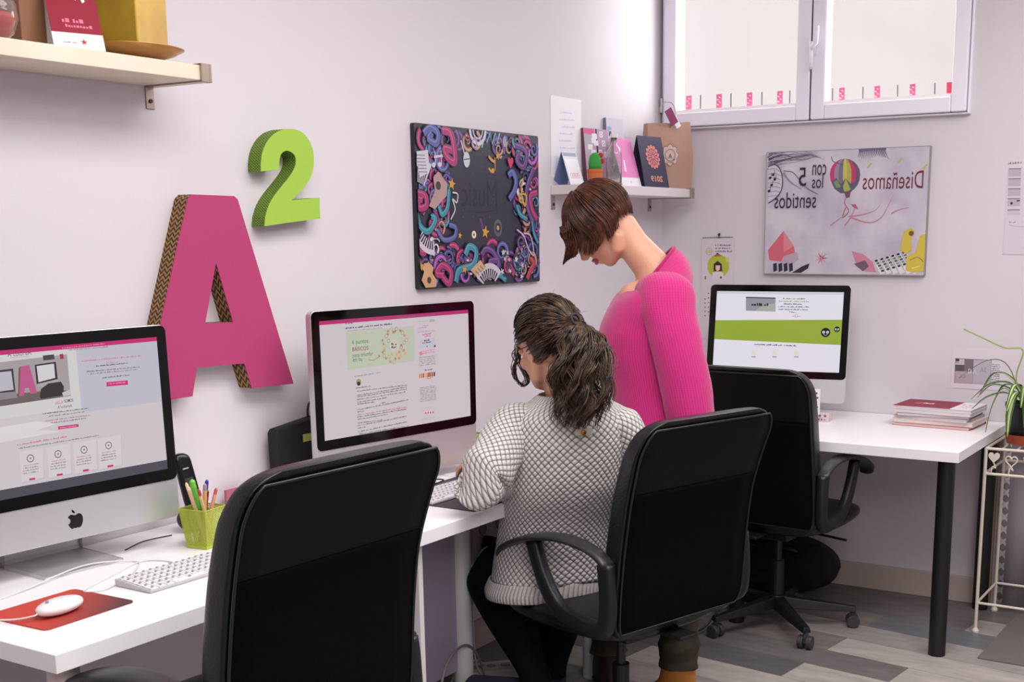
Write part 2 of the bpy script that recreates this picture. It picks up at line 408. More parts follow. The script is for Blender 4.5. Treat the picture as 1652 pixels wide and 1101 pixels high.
# window
win = struct(empty('window_1', (0, -.67, WZ0)))
WF = M('window_pvc', (242, 238, 248), .3)
def wb(g, y0, y1, z0, z1, x0, x1): return g.bx((x0, y0+.67, z0-WZ0), (x1, y1+.67, z1-WZ0))
g = G()
wb(g, -1.312, -.022, 1.927, 1.934, -.030, .06); wb(g, -1.312, -.022, 2.64, 2.65, -.030, .06); wb(g, -.022, -.013, 1.927, 2.65, -.030, .06); wb(g, -1.322, -1.312, 1.927, 2.65, -.030, .06)
g.build('frame', WF, win, bevel=.004)
glass = bpy.data.materials.new('window_glass'); glass.use_nodes = True; nt = glass.node_tree; nt.nodes.clear()
o_ = nt.nodes.new('ShaderNodeOutputMaterial'); mx = nt.nodes.new('ShaderNodeMixShader'); tr = nt.nodes.new('ShaderNodeBsdfTransparent'); gl = nt.nodes.new('ShaderNodeBsdfGlossy')
gl.inputs['Roughness'].default_value = .03; mx.inputs[0].default_value = .05
nt.links.new(tr.outputs[0], mx.inputs[1]); nt.links.new(gl.outputs[0], mx.inputs[2]); nt.links.new(mx.outputs[0], o_.inputs[0])
for (a, b) in ((-.024, -.684), (-.690, -1.310)):
    g = G(); zb, zt = 1.936, 2.636; w = .058
    wb(g, b+w, a-w, zb, zb+w, -.042, .03); wb(g, b+w, a-w, zt-w, zt, -.042, .03); wb(g, a-w, a, zb, zt, -.042, .03); wb(g, b, b+w, zb, zt, -.042, .03)
    sa = g.build('sash', WF, win, bevel=.006, seg=3)
    g = G(); wb(g, b+w-.004, a-w+.004, zb+w-.004, zt-w+.004, -.006, -.001); g.build('pane', glass, sa)
    g = G(); wb(g, b+w-.001, a-w+.001, zb+w, zb+w+.012, -.03, -.006); g.build('glazing_bead', M('glazing_bead', (250, 244, 244), .4), sa)
g = G(); wb(g, -.690, -.684, 1.936, 2.636, -.034, -.03); g.build('centre_gap', M('window_gap', (60, 52, 66), .6), win)
g = G(); wb(g, -.708, -.690, 2.18, 2.235, -.052, -.04)
g.tube([(-.052, -.700+.67, 2.21-WZ0), (-.075, -.702+.67, 2.212-WZ0), (-.08, -.722+.67, 2.225-WZ0), (-.08, -.724+.67, 2.29-WZ0)], .008, 8)
g.tube([(-.06, -.694+.67, 2.13-WZ0), (-.062, -.694+.67, 2.235-WZ0)], .009, 8)
g.build('handle', M('handle_white', (246, 244, 250), .3), win, smooth=True)
g = G(); g.cyl((-.036, -.012+.67, 2.0-WZ0), (-.036, -.012+.67, 2.06-WZ0), .006); g.build('hinge', ALUL, win)
for x, t in ((1111, 0), (1160, 0), (1209, 0), (1258, 0), (1358, 0), (1415, 0), (1472, 0), (1534, 2), (1130, 1), (1179, 1), (1229, 1), (1274, 1), (1343, 1), (1392, 1), (1448, 1), (1508, 1)):
    yb = 177-(x-1111)*.052; w = 4.5 if t == 0 else (7 if t == 2 else 1)
    a = Art((.004, 0, 0), (0, -1, 0), (0, 0, 1)); c = (238, 96, 150) if t == 0 else ((240, 70, 100) if t == 2 else (120, 110, 118))
    a.pp([(x-w, yb), (x+w, yb-.5), (x+w+.3, yb-23), (x-w+.3, yb-22)], c)
    if t == 0:
        for q in range(4): a.pp([(x-w+1+q % 2*3, yb-5-q*4), (x-w+4+q % 2*3, yb-4-q*4), (x-w+4+q % 2*3, yb-6-q*4), (x-w+1+q % 2*3, yb-7-q*4)], (250, 222, 232))
    a.build('sticker', PRINT, win)

# door with a lace curtain, to the right of the desk
dr = struct(empty('door_1', (0, -1.9, 0)))
G().bx((-.02, .395, 0), (0, .43, .73)).build('door_frame', M('door_trim', (168, 140, 118), .5), dr)
lace = bpy.data.materials.new('lace_cloth'); lace.use_nodes = True; nt = lace.node_tree; b = nt.nodes['Principled BSDF']; K = nt.links.new
tc = nt.nodes.new('ShaderNodeTexCoord'); sp = nt.nodes.new('ShaderNodeSeparateXYZ'); K(tc.outputs['Object'], sp.inputs[0])
y = math_node(nt, 'MULTIPLY', sp.outputs[1], 1/.055); z = math_node(nt, 'MULTIPLY', sp.outputs[2], 1/.05)
a1 = math_node(nt, 'ABSOLUTE', math_node(nt, 'SINE', math_node(nt, 'MULTIPLY', math_node(nt, 'ADD', y, z), PI)))
a2 = math_node(nt, 'ABSOLUTE', math_node(nt, 'SINE', math_node(nt, 'MULTIPLY', math_node(nt, 'SUBTRACT', y, z), PI)))
band = math_node(nt, 'GREATER_THAN', math_node(nt, 'SINE', math_node(nt, 'MULTIPLY', sp.outputs[1], 2*PI/.17)), .2)
l_ = math_node(nt, 'MULTIPLY', math_node(nt, 'LESS_THAN', math_node(nt, 'MINIMUM', a1, a2), .45), band)
mxr = nt.nodes.new('ShaderNodeMixRGB'); mxr.inputs[1].default_value = rgb(150, 142, 150); mxr.inputs[2].default_value = rgb(226, 222, 228)
K(l_, mxr.inputs[0]); K(mxr.outputs[0], b.inputs['Base Color']); b.inputs['Roughness'].default_value = .9
vs = []; fs = []; nn = 60
for i in range(nn+1):
    for k, z in enumerate((.02, .70)):
        yy = .38-.9*i/nn; vs.append((-.03+.008*math.sin(yy*55)+.004*math.sin(yy*23), yy, z))
for i in range(nn): fs.append((2*i, 2*i+1, 2*i+3, 2*i+2))
g = G(); g.add(vs, fs); o = g.build('curtain', lace, dr, smooth=True)
o.modifiers.new('t', 'SOLIDIFY').thickness = .002

def WI(p): return parent_world(p).inverted()
# ------------------------------------------------------------------ letter A and numeral 2 on the wall
def pxl(pts, sx, ox, oy): return [(ox+a/sx, oy+b/sx) for a, b in pts]
def wallpoly(pts, y):
    r = []
    for a, b in pts: p = pa(a, b, 1, y); r.append((p.x, p.z))
    return r
def letter(name, poly, hole, t, face, side, label, cat):
    cx = sum(p[0] for p in poly)/len(poly); zb = min(p[1] for p in poly)
    root = tag(empty(name, (cx, 0, zb)), label, cat)
    def f(a, b, d): return (a-cx, -d, b-zb)
    cu = bpy.data.curves.new('c', 'CURVE'); cu.dimensions = '2D'; cu.fill_mode = 'BOTH'; cu.extrude = 0
    for pl in [poly]+([hole] if hole else []):
        sp = cu.splines.new('POLY'); sp.points.add(len(pl)-1); sp.use_cyclic_u = True
        for i, p in enumerate(pl): sp.points[i].co = (p[0], p[1], 0, 1)
    ob = bpy.data.objects.new('c', cu); scene.collection.objects.link(ob)
    me = ob.evaluated_get(bpy.context.evaluated_depsgraph_get()).to_mesh()
    V = [(v.co.x, v.co.y) for v in me.vertices]; F = [tuple(p.vertices) for p in me.polygons]
    ob.evaluated_get(bpy.context.evaluated_depsgraph_get()).to_mesh_clear(); bpy.data.objects.remove(ob)
    g = G(); g.add([f(a, b, t) for a, b in V], F); g.add([f(a, b, t-.0025) for a, b in V], F)
    for pl in [poly]+([hole] if hole else []):
        n = len(pl); g.add([f(a, b, t-.0025) for a, b in pl]+[f(a, b, t) for a, b in pl], [(i, (i+1) % n, n+(i+1) % n, n+i) for i in range(n)])
    g.build('front_face', face, root)
    g = G()
    for pl in [poly]+([hole] if hole else []):
        n = len(pl); g.add([f(a, b, 0) for a, b in pl]+[f(a, b, t-.0025) for a, b in pl], [(i, (i+1) % n, n+(i+1) % n, n+i) for i in range(n)])
    g.add([f(a, b, .0005) for a, b in V], F)
    g.build('side_band', side, root)
    return root
T = .05
front = pxl([(205, 307), (362, 313), (375, 325), (582, 1008), (428, 1025), (400, 933), (225, 948), (208, 1055)], 2.294, 220, 180)
front += [(231, 652), (303, 321)]
A_ = wallpoly(front, -T); hole = wallpoly(pxl([(295, 560), (358, 780), (255, 785)], 2.294, 220, 180), -T)
letter('letter_a', A_, hole, T, M('magenta_felt', (176, 56, 108), .8, bump=(150, .2)), weave_mat('wicker_brown', (168, 128, 78), (70, 48, 30), 95),
       'large magenta letter A with brown woven sides on the wall', 'letter')
two = [(462, 222), (462, 190), (468, 150), (485, 112), (512, 82), (545, 67), (580, 65), (615, 78), (640, 108), (655, 150), (656, 200), (645, 242), (620, 283), (576, 328), (678, 320), (680, 397), (560, 412), (475, 425), (478, 390), (492, 345), (520, 300), (560, 250), (583, 215), (591, 183), (583, 158), (560, 145), (541, 152), (531, 172), (528, 214)]
tw = pxl(two, 2.294, 220, 180)
tw = [tuple(p) for p in cr(tw[0:14], 3)][:-1] + tw[13:18] + [tuple(p) for p in cr(tw[18:29], 3)]
letter('number_two', wallpoly(tw, -T), None, T, M('lime_felt', (160, 196, 70), .8, bump=(150, .2)), weave_mat('wicker_green', (132, 168, 52), (70, 98, 26), 190),
       'lime green superscript number 2 on the wall above the magenta letter', 'number')

# ------------------------------------------------------------------ wall boards
def board(name, loc, U, w, h, t, label, cat, side=(30, 28, 34), rad=.008):
    root = tag(empty(name, loc), label, cat)
    U = Vector(U); N = U.cross(Vector((0, 0, 1)))
    pl = []
    for cx, cz, a0 in ((w-rad, rad, -90), (w-rad, h-rad, 0), (rad, h-rad, 90), (rad, rad, 180)):
        for k in range(5): a = math.radians(a0+k*22.5); pl.append((cx+rad*math.cos(a), cz+rad*math.sin(a)))
    g = G(); g.prism(pl, lambda a, b, d: U*a+Vector((0, 0, b))+N*d, .001, t)
    g.build('panel', M('board_edge_%d_%d_%d' % side, side, .4), root)
    return root, Art(Vector(loc)+N*(t+.0001), U, (0, 0, 1), (w, h))
TE, MG, PU, BL, WH, OR, TN, RD = (58, 130, 150), (156, 46, 102), (96, 58, 122), (80, 90, 150), (196, 192, 204), (196, 148, 62), (164, 126, 104), (172, 54, 72)
BG = (44, 42, 60)
root, a = board('poster_board', (-1.763, 0, 1.317), (1, 0, 0), .731, .527, .016, 'square music poster board with colourful swirls around a dark centre', 'poster')
W, H = .731, .527
a.rect(.002, .002, W-.002, H-.002, BG)
r = random.Random(3)
def c1(u, v): return a.px(640+u/3.672, 180+v/3.672)
for k in range(190):
    side = r.random()
    if side < .3: x, y = r.uniform(.02, .17), r.uniform(.03, H-.03)
    elif side < .58: x, y = r.uniform(W-.16, W-.02), r.uniform(.03, H-.03)
    elif side < .85: x, y = r.uniform(.05, W-.05), r.uniform(.025, .12)
    else: x, y = r.uniform(.05, W-.05), r.uniform(H-.06, H-.02)
    rad = r.uniform(.018, .045); rad = min(rad, x-.004, W-.004-x, y-.004, H-.004-y)
    if rad < .008: continue
    c = r.choice([TE, MG, PU, BL, MG, PU, BL, (150, 70, 160), (60, 70, 130), WH, TN]); a0 = r.uniform(0, 6.28); hd = r.choice((-1, 1))
    a.spiral(x, y, rad, 1.3, rad*.62, (26, 22, 40), a0, hd); a.spiral(x, y, rad*.97, 1.3, rad*.46, c, a0, hd)
    a.spiral(x, y, rad*1.0, 1.2, rad*.10, tuple(min(255, q+45) for q in c), a0+.1, hd)
def sw(pts, w, c):
    P = [c1(*p) for p in pts]; a.stroke(P, w+.006, (26, 22, 40), 6); a.stroke(P, w, c, 6); a.stroke([(x-w*.2, y+w*.2) for x, y in P], w*.16, tuple(min(255, q+40) for q in c), 6)
sw([(150, 130), (190, 95), (235, 130), (225, 190), (180, 160), (200, 130)], .022, BL)
sw([(260, 110), (310, 130), (330, 210), (335, 300), (290, 270), (275, 220), (320, 230)], .026, MG)
sw([(110, 480), (160, 500), (165, 560), (125, 570), (120, 520), (145, 525)], .022, MG)
sw([(105, 590), (130, 680), (180, 710), (220, 640), (195, 620)], .020, TE)
sw([(300, 470), (290, 570), (260, 610), (240, 560)], .018, TE)
sw([(230, 700), (270, 760), (330, 745), (340, 690), (300, 670)], .016, BL)
sw([(340, 1010), (360, 940), (440, 910), (460, 830), (420, 800), (395, 850)], .024, TE)
sw([(495, 850), (520, 815), (560, 830), (600, 900), (560, 940), (545, 890), (590, 880)], .020, PU)
sw([(260, 980), (300, 1020), (310, 950), (260, 910), (225, 960), (270, 970)], .022, MG)
sw([(655, 380), (680, 360), (700, 410), (690, 470), (660, 520)], .022, BL)
sw([(690, 200), (740, 220), (760, 260), (740, 330), (700, 290), (715, 250)], .020, PU)
sw([(800, 340), (770, 420), (755, 500), (770, 590), (800, 660)], .022, PU)
sw([(820, 480), (780, 500), (790, 580), (820, 640)], .022, MG)
sw([(700, 560), (720, 610), (760, 640)], .016, TE)
sw([(790, 650), (800, 720), (825, 780)], .014, TE)
sw([(760, 990), (780, 940), (800, 900), (780, 870)], .020, RD)
sw([(120, 790), (160, 800), (150, 840), (125, 820)], .022, MG)
sw([(640, 1000), (600, 970), (570, 990)], .018, TE)
def keys(cx, cy, r0, r1, a0, a1, n):
    O_ = c1(cx, cy); k = 1/3.672*.00363
    def P(rr, t): return (O_[0]+rr*math.cos(t), O_[1]+rr*math.sin(t))
    m = 16; a.poly([P(r0, a0+(a1-a0)*i/m) for i in range(m+1)]+[P(r1, a1-(a1-a0)*i/m) for i in range(m+1)], WH)
    for i in range(1, n): t = a0+(a1-a0)*i/n; d = (a1-a0)/n*.28; a.poly([P(r0, t-d), P(r0, t+d), P(r0+(r1-r0)*.62, t+d), P(r0+(r1-r0)*.62, t-d)], (24, 22, 34))
keys(110, 560, .075, .155, 1.0, 1.75, 9); keys(205, 640, .07, .115, 3.7, 4.75, 8); keys(540, 1060, .045, .095, .7, 2.6, 10)
P = [c1(*p) for p in ((90, 235), (175, 228), (185, 360), (125, 392))]; a.poly(P, WH)
for i in range(6): p = c1(105+i*3, 258+i*20); a.stroke([p, (p[0]+.045, p[1]+.001)], .003, (120, 116, 130))
P = [c1(*p) for p in ((205, 390), (235, 355), (290, 430), (285, 500), (215, 580), (180, 560), (215, 470))]; a.poly(P, (170, 140, 138)); x, y = c1(235, 440); a.circ(x, y, .014, (60, 50, 60))
P = [c1(*p) for p in ((150, 900), (180, 895), (205, 925), (200, 960), (225, 1000), (220, 1040), (160, 1045), (135, 1000), (150, 950), (135, 925))]; a.poly(P, (202, 156, 116)); x, y = c1(180, 1000); a.circ(x, y, .011, (80, 50, 40))
P = [c1(*p) for p in ((425, 940), (485, 880), (515, 930), (460, 975))]; a.poly(P, (196, 164, 130))
for i in range(5): p = c1(440+i*14, 960-i*16); q = c1(465+i*12, 985-i*16); a.stroke([p, q], .003, (110, 80, 70))
for u, v, s_ in ((315, 430, .022), (128, 915, .020), (390, 935, .017), (375, 735, .012), (525, 715, .024), (593, 265, .015), (752, 700, .012), (770, 718, .010)):
    p = c1(u, v); a.star(p[0], p[1], s_*1.15, (40, 30, 40), .2); a.star(p[0], p[1], s_, OR, .2)
def note(u, v, c):
    p = c1(u, v); a.circ(p[0], p[1], .010, c, ry=.008); a.stroke([(p[0]+.009, p[1]), (p[0]+.009, p[1]+.045)], .004, c)
note(210, 318, WH); note(245, 315, WH); a.stroke([c1(210, 270), c1(262, 262)], .008, WH)
note(570, 350, OR); a.stroke([c1(540, 265), c1(560, 290), c1(580, 300)], .010, OR, 4); a.stroke([c1(545, 335), c1(560, 355), c1(575, 360)], .008, OR, 4)
a.stroke([c1(378, 170), c1(402, 262)], .006, WH); p = c1(412, 285); a.circ(p[0], p[1], .019, (190, 196, 200), ry=.026); a.stroke([c1(395, 285), c1(430, 280)], .004, (90, 90, 100))
P = [c1(u, v) for u, v in ((500, 215), (515, 130), (530, 185), (548, 125), (560, 190), (580, 128), (590, 185), (605, 130))]; a.stroke(P, .007, (110, 180, 205))
a.ring(*c1(475, 110), .045, .012, WH, PI, 2*PI); a.ring(*c1(475, 110), .028, .006, (180, 178, 196), PI, 2*PI)
p = c1(455, 190); a.ring(p[0], p[1], .014, .006, (150, 148, 190))
p = c1(665, 300); a.poly([(p[0], p[1]-.022), (p[0]+.018, p[1]), (p[0]+.016, p[1]+.014), (p[0]+.006, p[1]+.016), (p[0], p[1]+.008), (p[0]-.008, p[1]+.016), (p[0]-.016, p[1]+.012), (p[0]-.016, p[1])], (200, 44, 96))
p = c1(600, 690); a.circ(p[0], p[1], .026, (84, 92, 100), ry=.030); a.circ(p[0], p[1], .018, (50, 54, 66)); a.circ(p[0], p[1], .008, OR); 
p = c1(458, 730); a.circ(p[0], p[1], .013, (224, 214, 190)); a.circ(p[0], p[1], .005, (90, 80, 70))
a.stroke([c1(495, 635), c1(510, 690)], .012, PU); p = c1(635, 180); a.circ(p[0], p[1], .012, (150, 150, 160), ry=.018)
a.stroke([c1(735, 395), c1(725, 470), c1(745, 560), c1(755, 500), c1(720, 490), c1(715, 530), c1(745, 545)], .008, OR, 6)
a.stroke([c1(320, 480), c1(350, 490), c1(345, 540), c1(320, 520), c1(335, 580), c1(310, 640)], .005, (200, 198, 210), 6)
a.stroke([c1(700, 700), c1(740, 740), c1(770, 820), c1(800, 850), c1(780, 740), c1(740, 720)], .006, (190, 180, 200), 6)
for k in range(26):
    p = c1(r.uniform(600, 740), r.uniform(830, 1000)); a.star(p[0], p[1], r.uniform(.008, .016), r.choice((WH, (200, 198, 210), (60, 58, 76))), r.uniform(0, 6))
for k in range(30): p = c1(r.uniform(370, 650), r.uniform(180, 780)); a.circ(p[0], p[1], r.uniform(.001, .0022), (110, 108, 128), 8)
p = c1(385, 560); a.text('Music', p[0], p[1], .085, (24, 22, 34), mirror=True, w=.21)
a.stroke([c1(420, 590), c1(500, 600), c1(600, 580)], .004, (24, 22, 36), 4)
a.build('artwork', BOARD, root)

# poster on the window wall (printed back to front in the photo)
root, a = board('printed_canvas', (0, -.497, 1.316), (0, -1, 0), .681, .500, .022, 'pale mirror-written design poster with a hot air balloon on the wall', 'poster', (150, 144, 146), .002)
W, H = .681, .5
a.O.x -= .0006
def c2(u, v): return a.px(1110+u/3.048, 220+v/3.048)
base = M('canvas_print_grey', (212, 206, 214), .5, noise_col=((182, 174, 190), 6))
g = G(); g.bx((-.0222, -W+.003, .003), (-.0216, -.003, H-.003)); g.build('print_ground', base, root)
GR = (86, 78, 100)
r = random.Random(11)
for k in range(26):                                             # strands of grey hair in the corner
    u = 390+r.uniform(0, 8); v = 85+r.uniform(0, 110); e = r.uniform(0, 1)
    a.stroke([c2(u, v), c2(u+60, v-20+r.uniform(-15, 15)), c2(u+140+e*60, v-10-e*50+r.uniform(-8, 8)), c2(u+200+e*90, 80+e*40)] if v < 160 else [c2(u, v), c2(u+40, v-30), c2(u+90, v-45)], r.uniform(.001, .004), r.choice((GR, (120, 112, 134), (150, 142, 160), (70, 62, 84))), 5, taper=True)
P = [c2(*p) for p in ((395, 150), (430, 140), (455, 165), (466, 220), (458, 270), (430, 305), (395, 330))]; a.poly(P, (206, 200, 210)); a.stroke(P, .004, (70, 60, 84), 4)
for k in range(7): a.stroke([c2(395, 165+k*22), c2(430, 160+k*22), c2(455, 175+k*20)], .0016, (90, 84, 100), 3)
for u, v in ((405, 205), (420, 190), (428, 212), (412, 240), (400, 270)): p = c2(u, v); a.circ(p[0], p[1], .006, (40, 34, 50), 10); a.stroke([(p[0]+.005, p[1]), (p[0]+.005, p[1]+.02)], .002, (40, 34, 50))
a.stroke([c2(470, 170), c2(520, 180), c2(580, 250), c2(640, 285)], .003, (110, 102, 124), 5); a.stroke([c2(470, 180), c2(500, 220), c2(560, 262)], .010, (150, 142, 160), 5, taper=True)
for k in range(16): u = 845+k*8; a.stroke([c2(u, 68), c2(u+3+(k-8)*1.1, 88+r.uniform(0, 8)), c2(u+6+(k-8)*2.2, 100+10*math.sin(k*.45)+r.uniform(0, 14))], .004, (70, 72, 100), 3, taper=True)
a.stroke([c2(840, 72), c2(900, 62), c2(975, 60)], .012, (104, 104, 130), 4)
# balloon
bx_, by_ = 772, 188
def bal(t0, t1, col):
    P = []; n = 10
    for i in range(n+1): ph = -PI/2+PI*i/n; P.append(c2(bx_+75*t0*math.cos(ph), by_+(-78 if ph < 0 else 0)*abs(math.sin(ph))+(90*math.sin(ph) if ph > 0 else 0)))
    for i in range(n, -1, -1): ph = -PI/2+PI*i/n; P.append(c2(bx_+75*t1*math.cos(ph), by_+(-78 if ph < 0 else 0)*abs(math.sin(ph))+(90*math.sin(ph) if ph > 0 else 0)))
    a.poly(P, col)
BC = [(196, 58, 120), (150, 140, 160), (120, 112, 132), (196, 190, 96), (176, 170, 80), (190, 60, 110), (110, 84, 110)]
for i, c in enumerate(BC): bal(-1+2*i/7, -1+2*(i+1)/7, c)
P = [c2(*p) for p in ((706, 225), (730, 205), (752, 235), (775, 205), (800, 235), (835, 215), (820, 255), (795, 280), (750, 280), (720, 258))]; a.poly(P, (92, 90, 112))
P = [c2(*p) for p in ((775, 205), (800, 262), (770, 278), (762, 250))]; a.poly(P, (168, 176, 86)); P = [c2(*p) for p in ((715, 225), (735, 215), (752, 250), (730, 255))]; a.poly(P, (120, 150, 100))
P = [c2(*p) for p in ((768, 272), (800, 270), (795, 300), (776, 305))]; a.poly(P, (110, 78, 96))
a.stroke([c2(775, 305), c2(770, 330), c2(790, 370), c2(760, 400), c2(775, 350)], .003, (150, 80, 100), 4)
for P in ([(790, 395), (860, 385), (920, 365), (950, 330)], [(800, 400), (890, 425), (950, 400), (985, 340), (1010, 290)], [(770, 440), (800, 400), (820, 350), (800, 335)], [(700, 440), (740, 410), (780, 380)], [(1000, 380), (1040, 360), (1090, 350)]):
    a.stroke([c2(*p) for p in P], .006, (196, 130, 150), 5, taper=True)
P = [c2(*p) for p in ((800, 335), (825, 335), (838, 360), (815, 350))]; a.poly(P, (188, 90, 116))
DI = (110, 40, 66); DB = (52, 40, 62)
for st, u0, u1, vb, vt in (('Diseñamos', 858, 1155, 262, 178), ('con', 612, 680, 192, 140), ('los', 610, 665, 255, 192), ('5', 545, 582, 245, 155), ('sentidos', 425, 630, 355, 278)):
    p = c2(u0, vb); q = c2(u1, vb); t = c2(u0, vt); a.text(st, p[0], p[1], t[1]-p[1], DI if st == 'Diseñamos' else DB, mirror=True, w=q[0]-p[0])
P = [c2(*p) for p in ((393, 560), (470, 465), (520, 540), (530, 600), (480, 620), (400, 610))]; a.poly(P, (214, 104, 124)); P = [c2(*p) for p in ((470, 465), (520, 540), (470, 570))]; a.poly(P, (222, 140, 150))
P = [c2(*p) for p in ((470, 590), (535, 570), (545, 605), (500, 640), (455, 625))]; a.poly(P, (186, 168, 182))
for k in range(4): u = 418+k*26; P = [c2(*p) for p in ((u, 628), (u+18, 622), (u+20, 660), (u+2, 668))]; a.poly(P, (46, 38, 56))
P = [c2(*p) for p in ((510, 672), (560, 640), (598, 625), (590, 650), (555, 672))]; a.poly(P, (50, 42, 62))
for k in range(9): t = k*.7; p = c2(655, 600); a.stroke([p, (p[0]+.028*math.cos(t), p[1]+.028*math.sin(t))], .006, r.choice(((190, 90, 110), (210, 140, 150), (130, 60, 80))), taper=True)
P = [c2(*p) for p in ((805, 565), (860, 580), (910, 620), (925, 670), (870, 665), (825, 625))]; a.poly(P, (204, 134, 150)); P = [c2(*p) for p in ((815, 628), (870, 610), (890, 640), (860, 665))]; a.poly(P, (110, 92, 108))
for k in range(6):
    u0 = 915+k*27; v0 = 608-k*8; P = [c2(*p) for p in ((u0, v0), (u0+18, v0-5), (u0+52+k*6, 672-k*1), (u0+30+k*6, 680))]; a.poly(P, (224, 220, 226))
    for j in range(5): t = j/5; P = [c2(u0+t*38+dx, v0+t*62+dy) for dx, dy in ((2, 2), (16, -3), (20, 7), (6, 11))]; a.poly(P, ((34, 30, 44), (92, 120, 96), (60, 90, 70), (120, 150, 130), (44, 60, 56))[j])
for P in ([(1045, 560), (1060, 470), (1095, 450), (1115, 470), (1095, 510), (1100, 560), (1070, 580)], [(1070, 660), (1075, 590), (1120, 570), (1140, 490), (1168, 480), (1165, 600), (1158, 665), (1110, 672)]): a.poly([c2(*p) for p in P], (206, 186, 76))
p = c2(1098, 478); a.circ(p[0], p[1], .010, (120, 84, 60)); p = c2(1112, 600); a.stroke([c2(1090, 610), c2(1130, 595), c2(1160, 620)], .003, (160, 110, 40), 4); a.stroke([c2(1100, 650), c2(1140, 640)], .004, (236, 220, 120))
for u, v in ((1040, 120), (890, 145), (1165, 150)): a.poly([c2(u-12, v+8), c2(u+8, v-15), c2(u+14, v-10), c2(u-4, v+14)], (190, 184, 110))
a.stroke([c2(705, 100), c2(715, 125), c2(760, 140)], .003, (90, 84, 100), 4)
a.build('artwork', BOARD, root)

# ------------------------------------------------------------------ papers pinned to the walls
def sheet(name, O, U, w, h, label, cat, t=.0012, col=PAPER, lift=.0005):
    U = Vector(U); N = U.cross(Vector((0, 0, 1))); root = tag(empty(name, O), label, cat)
    g = G(); g.prism([(0, 0), (w, 0), (w, h), (0, h)], lambda a, b, d: U*a+Vector((0, 0, b))+N*d, lift, lift+t); g.build('paper', col, root)
    return root, Art(Vector(O)+N*(lift+t), U, (0, 0, 1))
# wall calendar with a girl in a green circle
root, a = sheet('wall_calendar', (0, -.199, 1.03), (0, -1, 0), .152, .436, 'long paper wall calendar with a girl in a lime circle', 'calendar', .004, M('calendar_paper', (216, 206, 214), .7))
def c3(u, v): return a.px(1120+u/4.787, 370+v/4.787)
a.stroke([c3(64, 68), c3(300, 62)], .003, (120, 112, 124))
for k in range(14): p = c3(70+k*17, 66-k*.4); a.circ(p[0], p[1], .0022, (90, 84, 96), 8)
p = c3(185, 285); a.circ(p[0], p[1], .052, (182, 190, 62), 32, ry=.050)
for P, c in (([(85, 385), (85, 400), (300, 390), (295, 330), (240, 380), (110, 372)], (216, 206, 214)), ([(150, 325), (150, 270), (180, 245), (212, 268), (216, 325)], (56, 38, 44)), ([(165, 280), (200, 280), (198, 312), (180, 326), (166, 312)], (236, 196, 180)),
             ([(140, 335), (165, 328), (200, 328), (225, 340), (226, 385), (140, 385)], (222, 214, 220)), ([(150, 210), (180, 182), (215, 212)], (176, 110, 60)), ([(165, 195), (180, 180), (195, 195)], (60, 50, 50)),
             ([(80, 365), (92, 360), (92, 388), (80, 388)], (190, 110, 60)), ([(198, 365), (214, 365), (214, 382), (198, 382)], (150, 60, 60)), ([(240, 222), (268, 215), (272, 250), (244, 255)], (206, 210, 120))): a.poly([c3(*p) for p in P], c)
p = c3(115, 172); a.circ(p[0], p[1], .016, (206, 198, 150), ry=.008); a.ring(p[0], p[1], .015, .001, (120, 110, 90))
for k in range(3): a.pgreek(1154, 397+k*5, 1181, 397+k*5, 3, (110, 104, 130), k)
for k in range(5): p = c3(83, 540+k*32); a.circ(p[0], p[1], .003, (70, 62, 90), 8); p = c3(110, 495+k*36); a.circ(p[0], p[1], .003, (70, 62, 90), 8)
a.build('print', PRINT, root)
g = G(); g.tube([(-.004, -.085, .436), (-.010, -.082, .450), (-.004, -.079, .436)], .0012, 6); g.ell((-.006, -.082, .452), .006, n=10, k=6); g.build('nail_hook', BLK, root)
# hanging note by the corner shelf
root, a = sheet('note_sheet', (-.92, 0, 1.70), (1, 0, 0), .225, .30, 'blank looking white sheet with faint handwriting beside the corner shelf', 'paper')
for k in range(8): a.greek((.05+r.uniform(0, .03), .24-k*.026), (.15+r.uniform(0, .03), .243-k*.026), .008, (205, 190, 228), k)
a.rect(.13, .028, .165, .048, (160, 160, 200)); a.greek((.07, .012), (.16, .013), .006, (150, 140, 190), 40)
a.build('handwriting', PRINT, root)
# price sheet at the right edge
root, a = sheet('notice_sheet', (0, -1.47, 1.40), (0, -1, 0), .21, .31, 'white notice sheet with grey picture column at right wall edge', 'paper', col=M('notice_paper', (214, 204, 216), .7))
def c5(u, v): return a.px(1590+u/5.5, 220+v/5.5)
for k, (v0, v1) in enumerate(((285, 355), (373, 442), (462, 530), (550, 620), (650, 700))):
    du = -k*3; a.poly([c5(205+du, v0), c5(316+du, v0-2), c5(314+du, v1), c5(203+du, v1+2)], (186, 176, 186) if k < 4 else (200, 192, 202)); a.poly([c5(205+du, v0), c5(316+du, v0-2), c5(316+du, v0+7), c5(205+du, v0+9)], (130, 120, 132))
a.poly([c5(275, 567), c5(305, 566), c5(305, 577), c5(275, 578)], INK); p = c5(230, 595); a.circ(p[0], p[1], .005, INK, 8)
a.pgreek(1627, 265, 1650, 263, 3, (130, 120, 132), 3); a.pgreek(1628, 360, 1640, 360, 3, (150, 140, 150), 5); a.stroke([c5(205, 785), c5(270, 800), c5(340, 803)], .002, (170, 160, 172), 3)
a.build('print', PRINT, root)
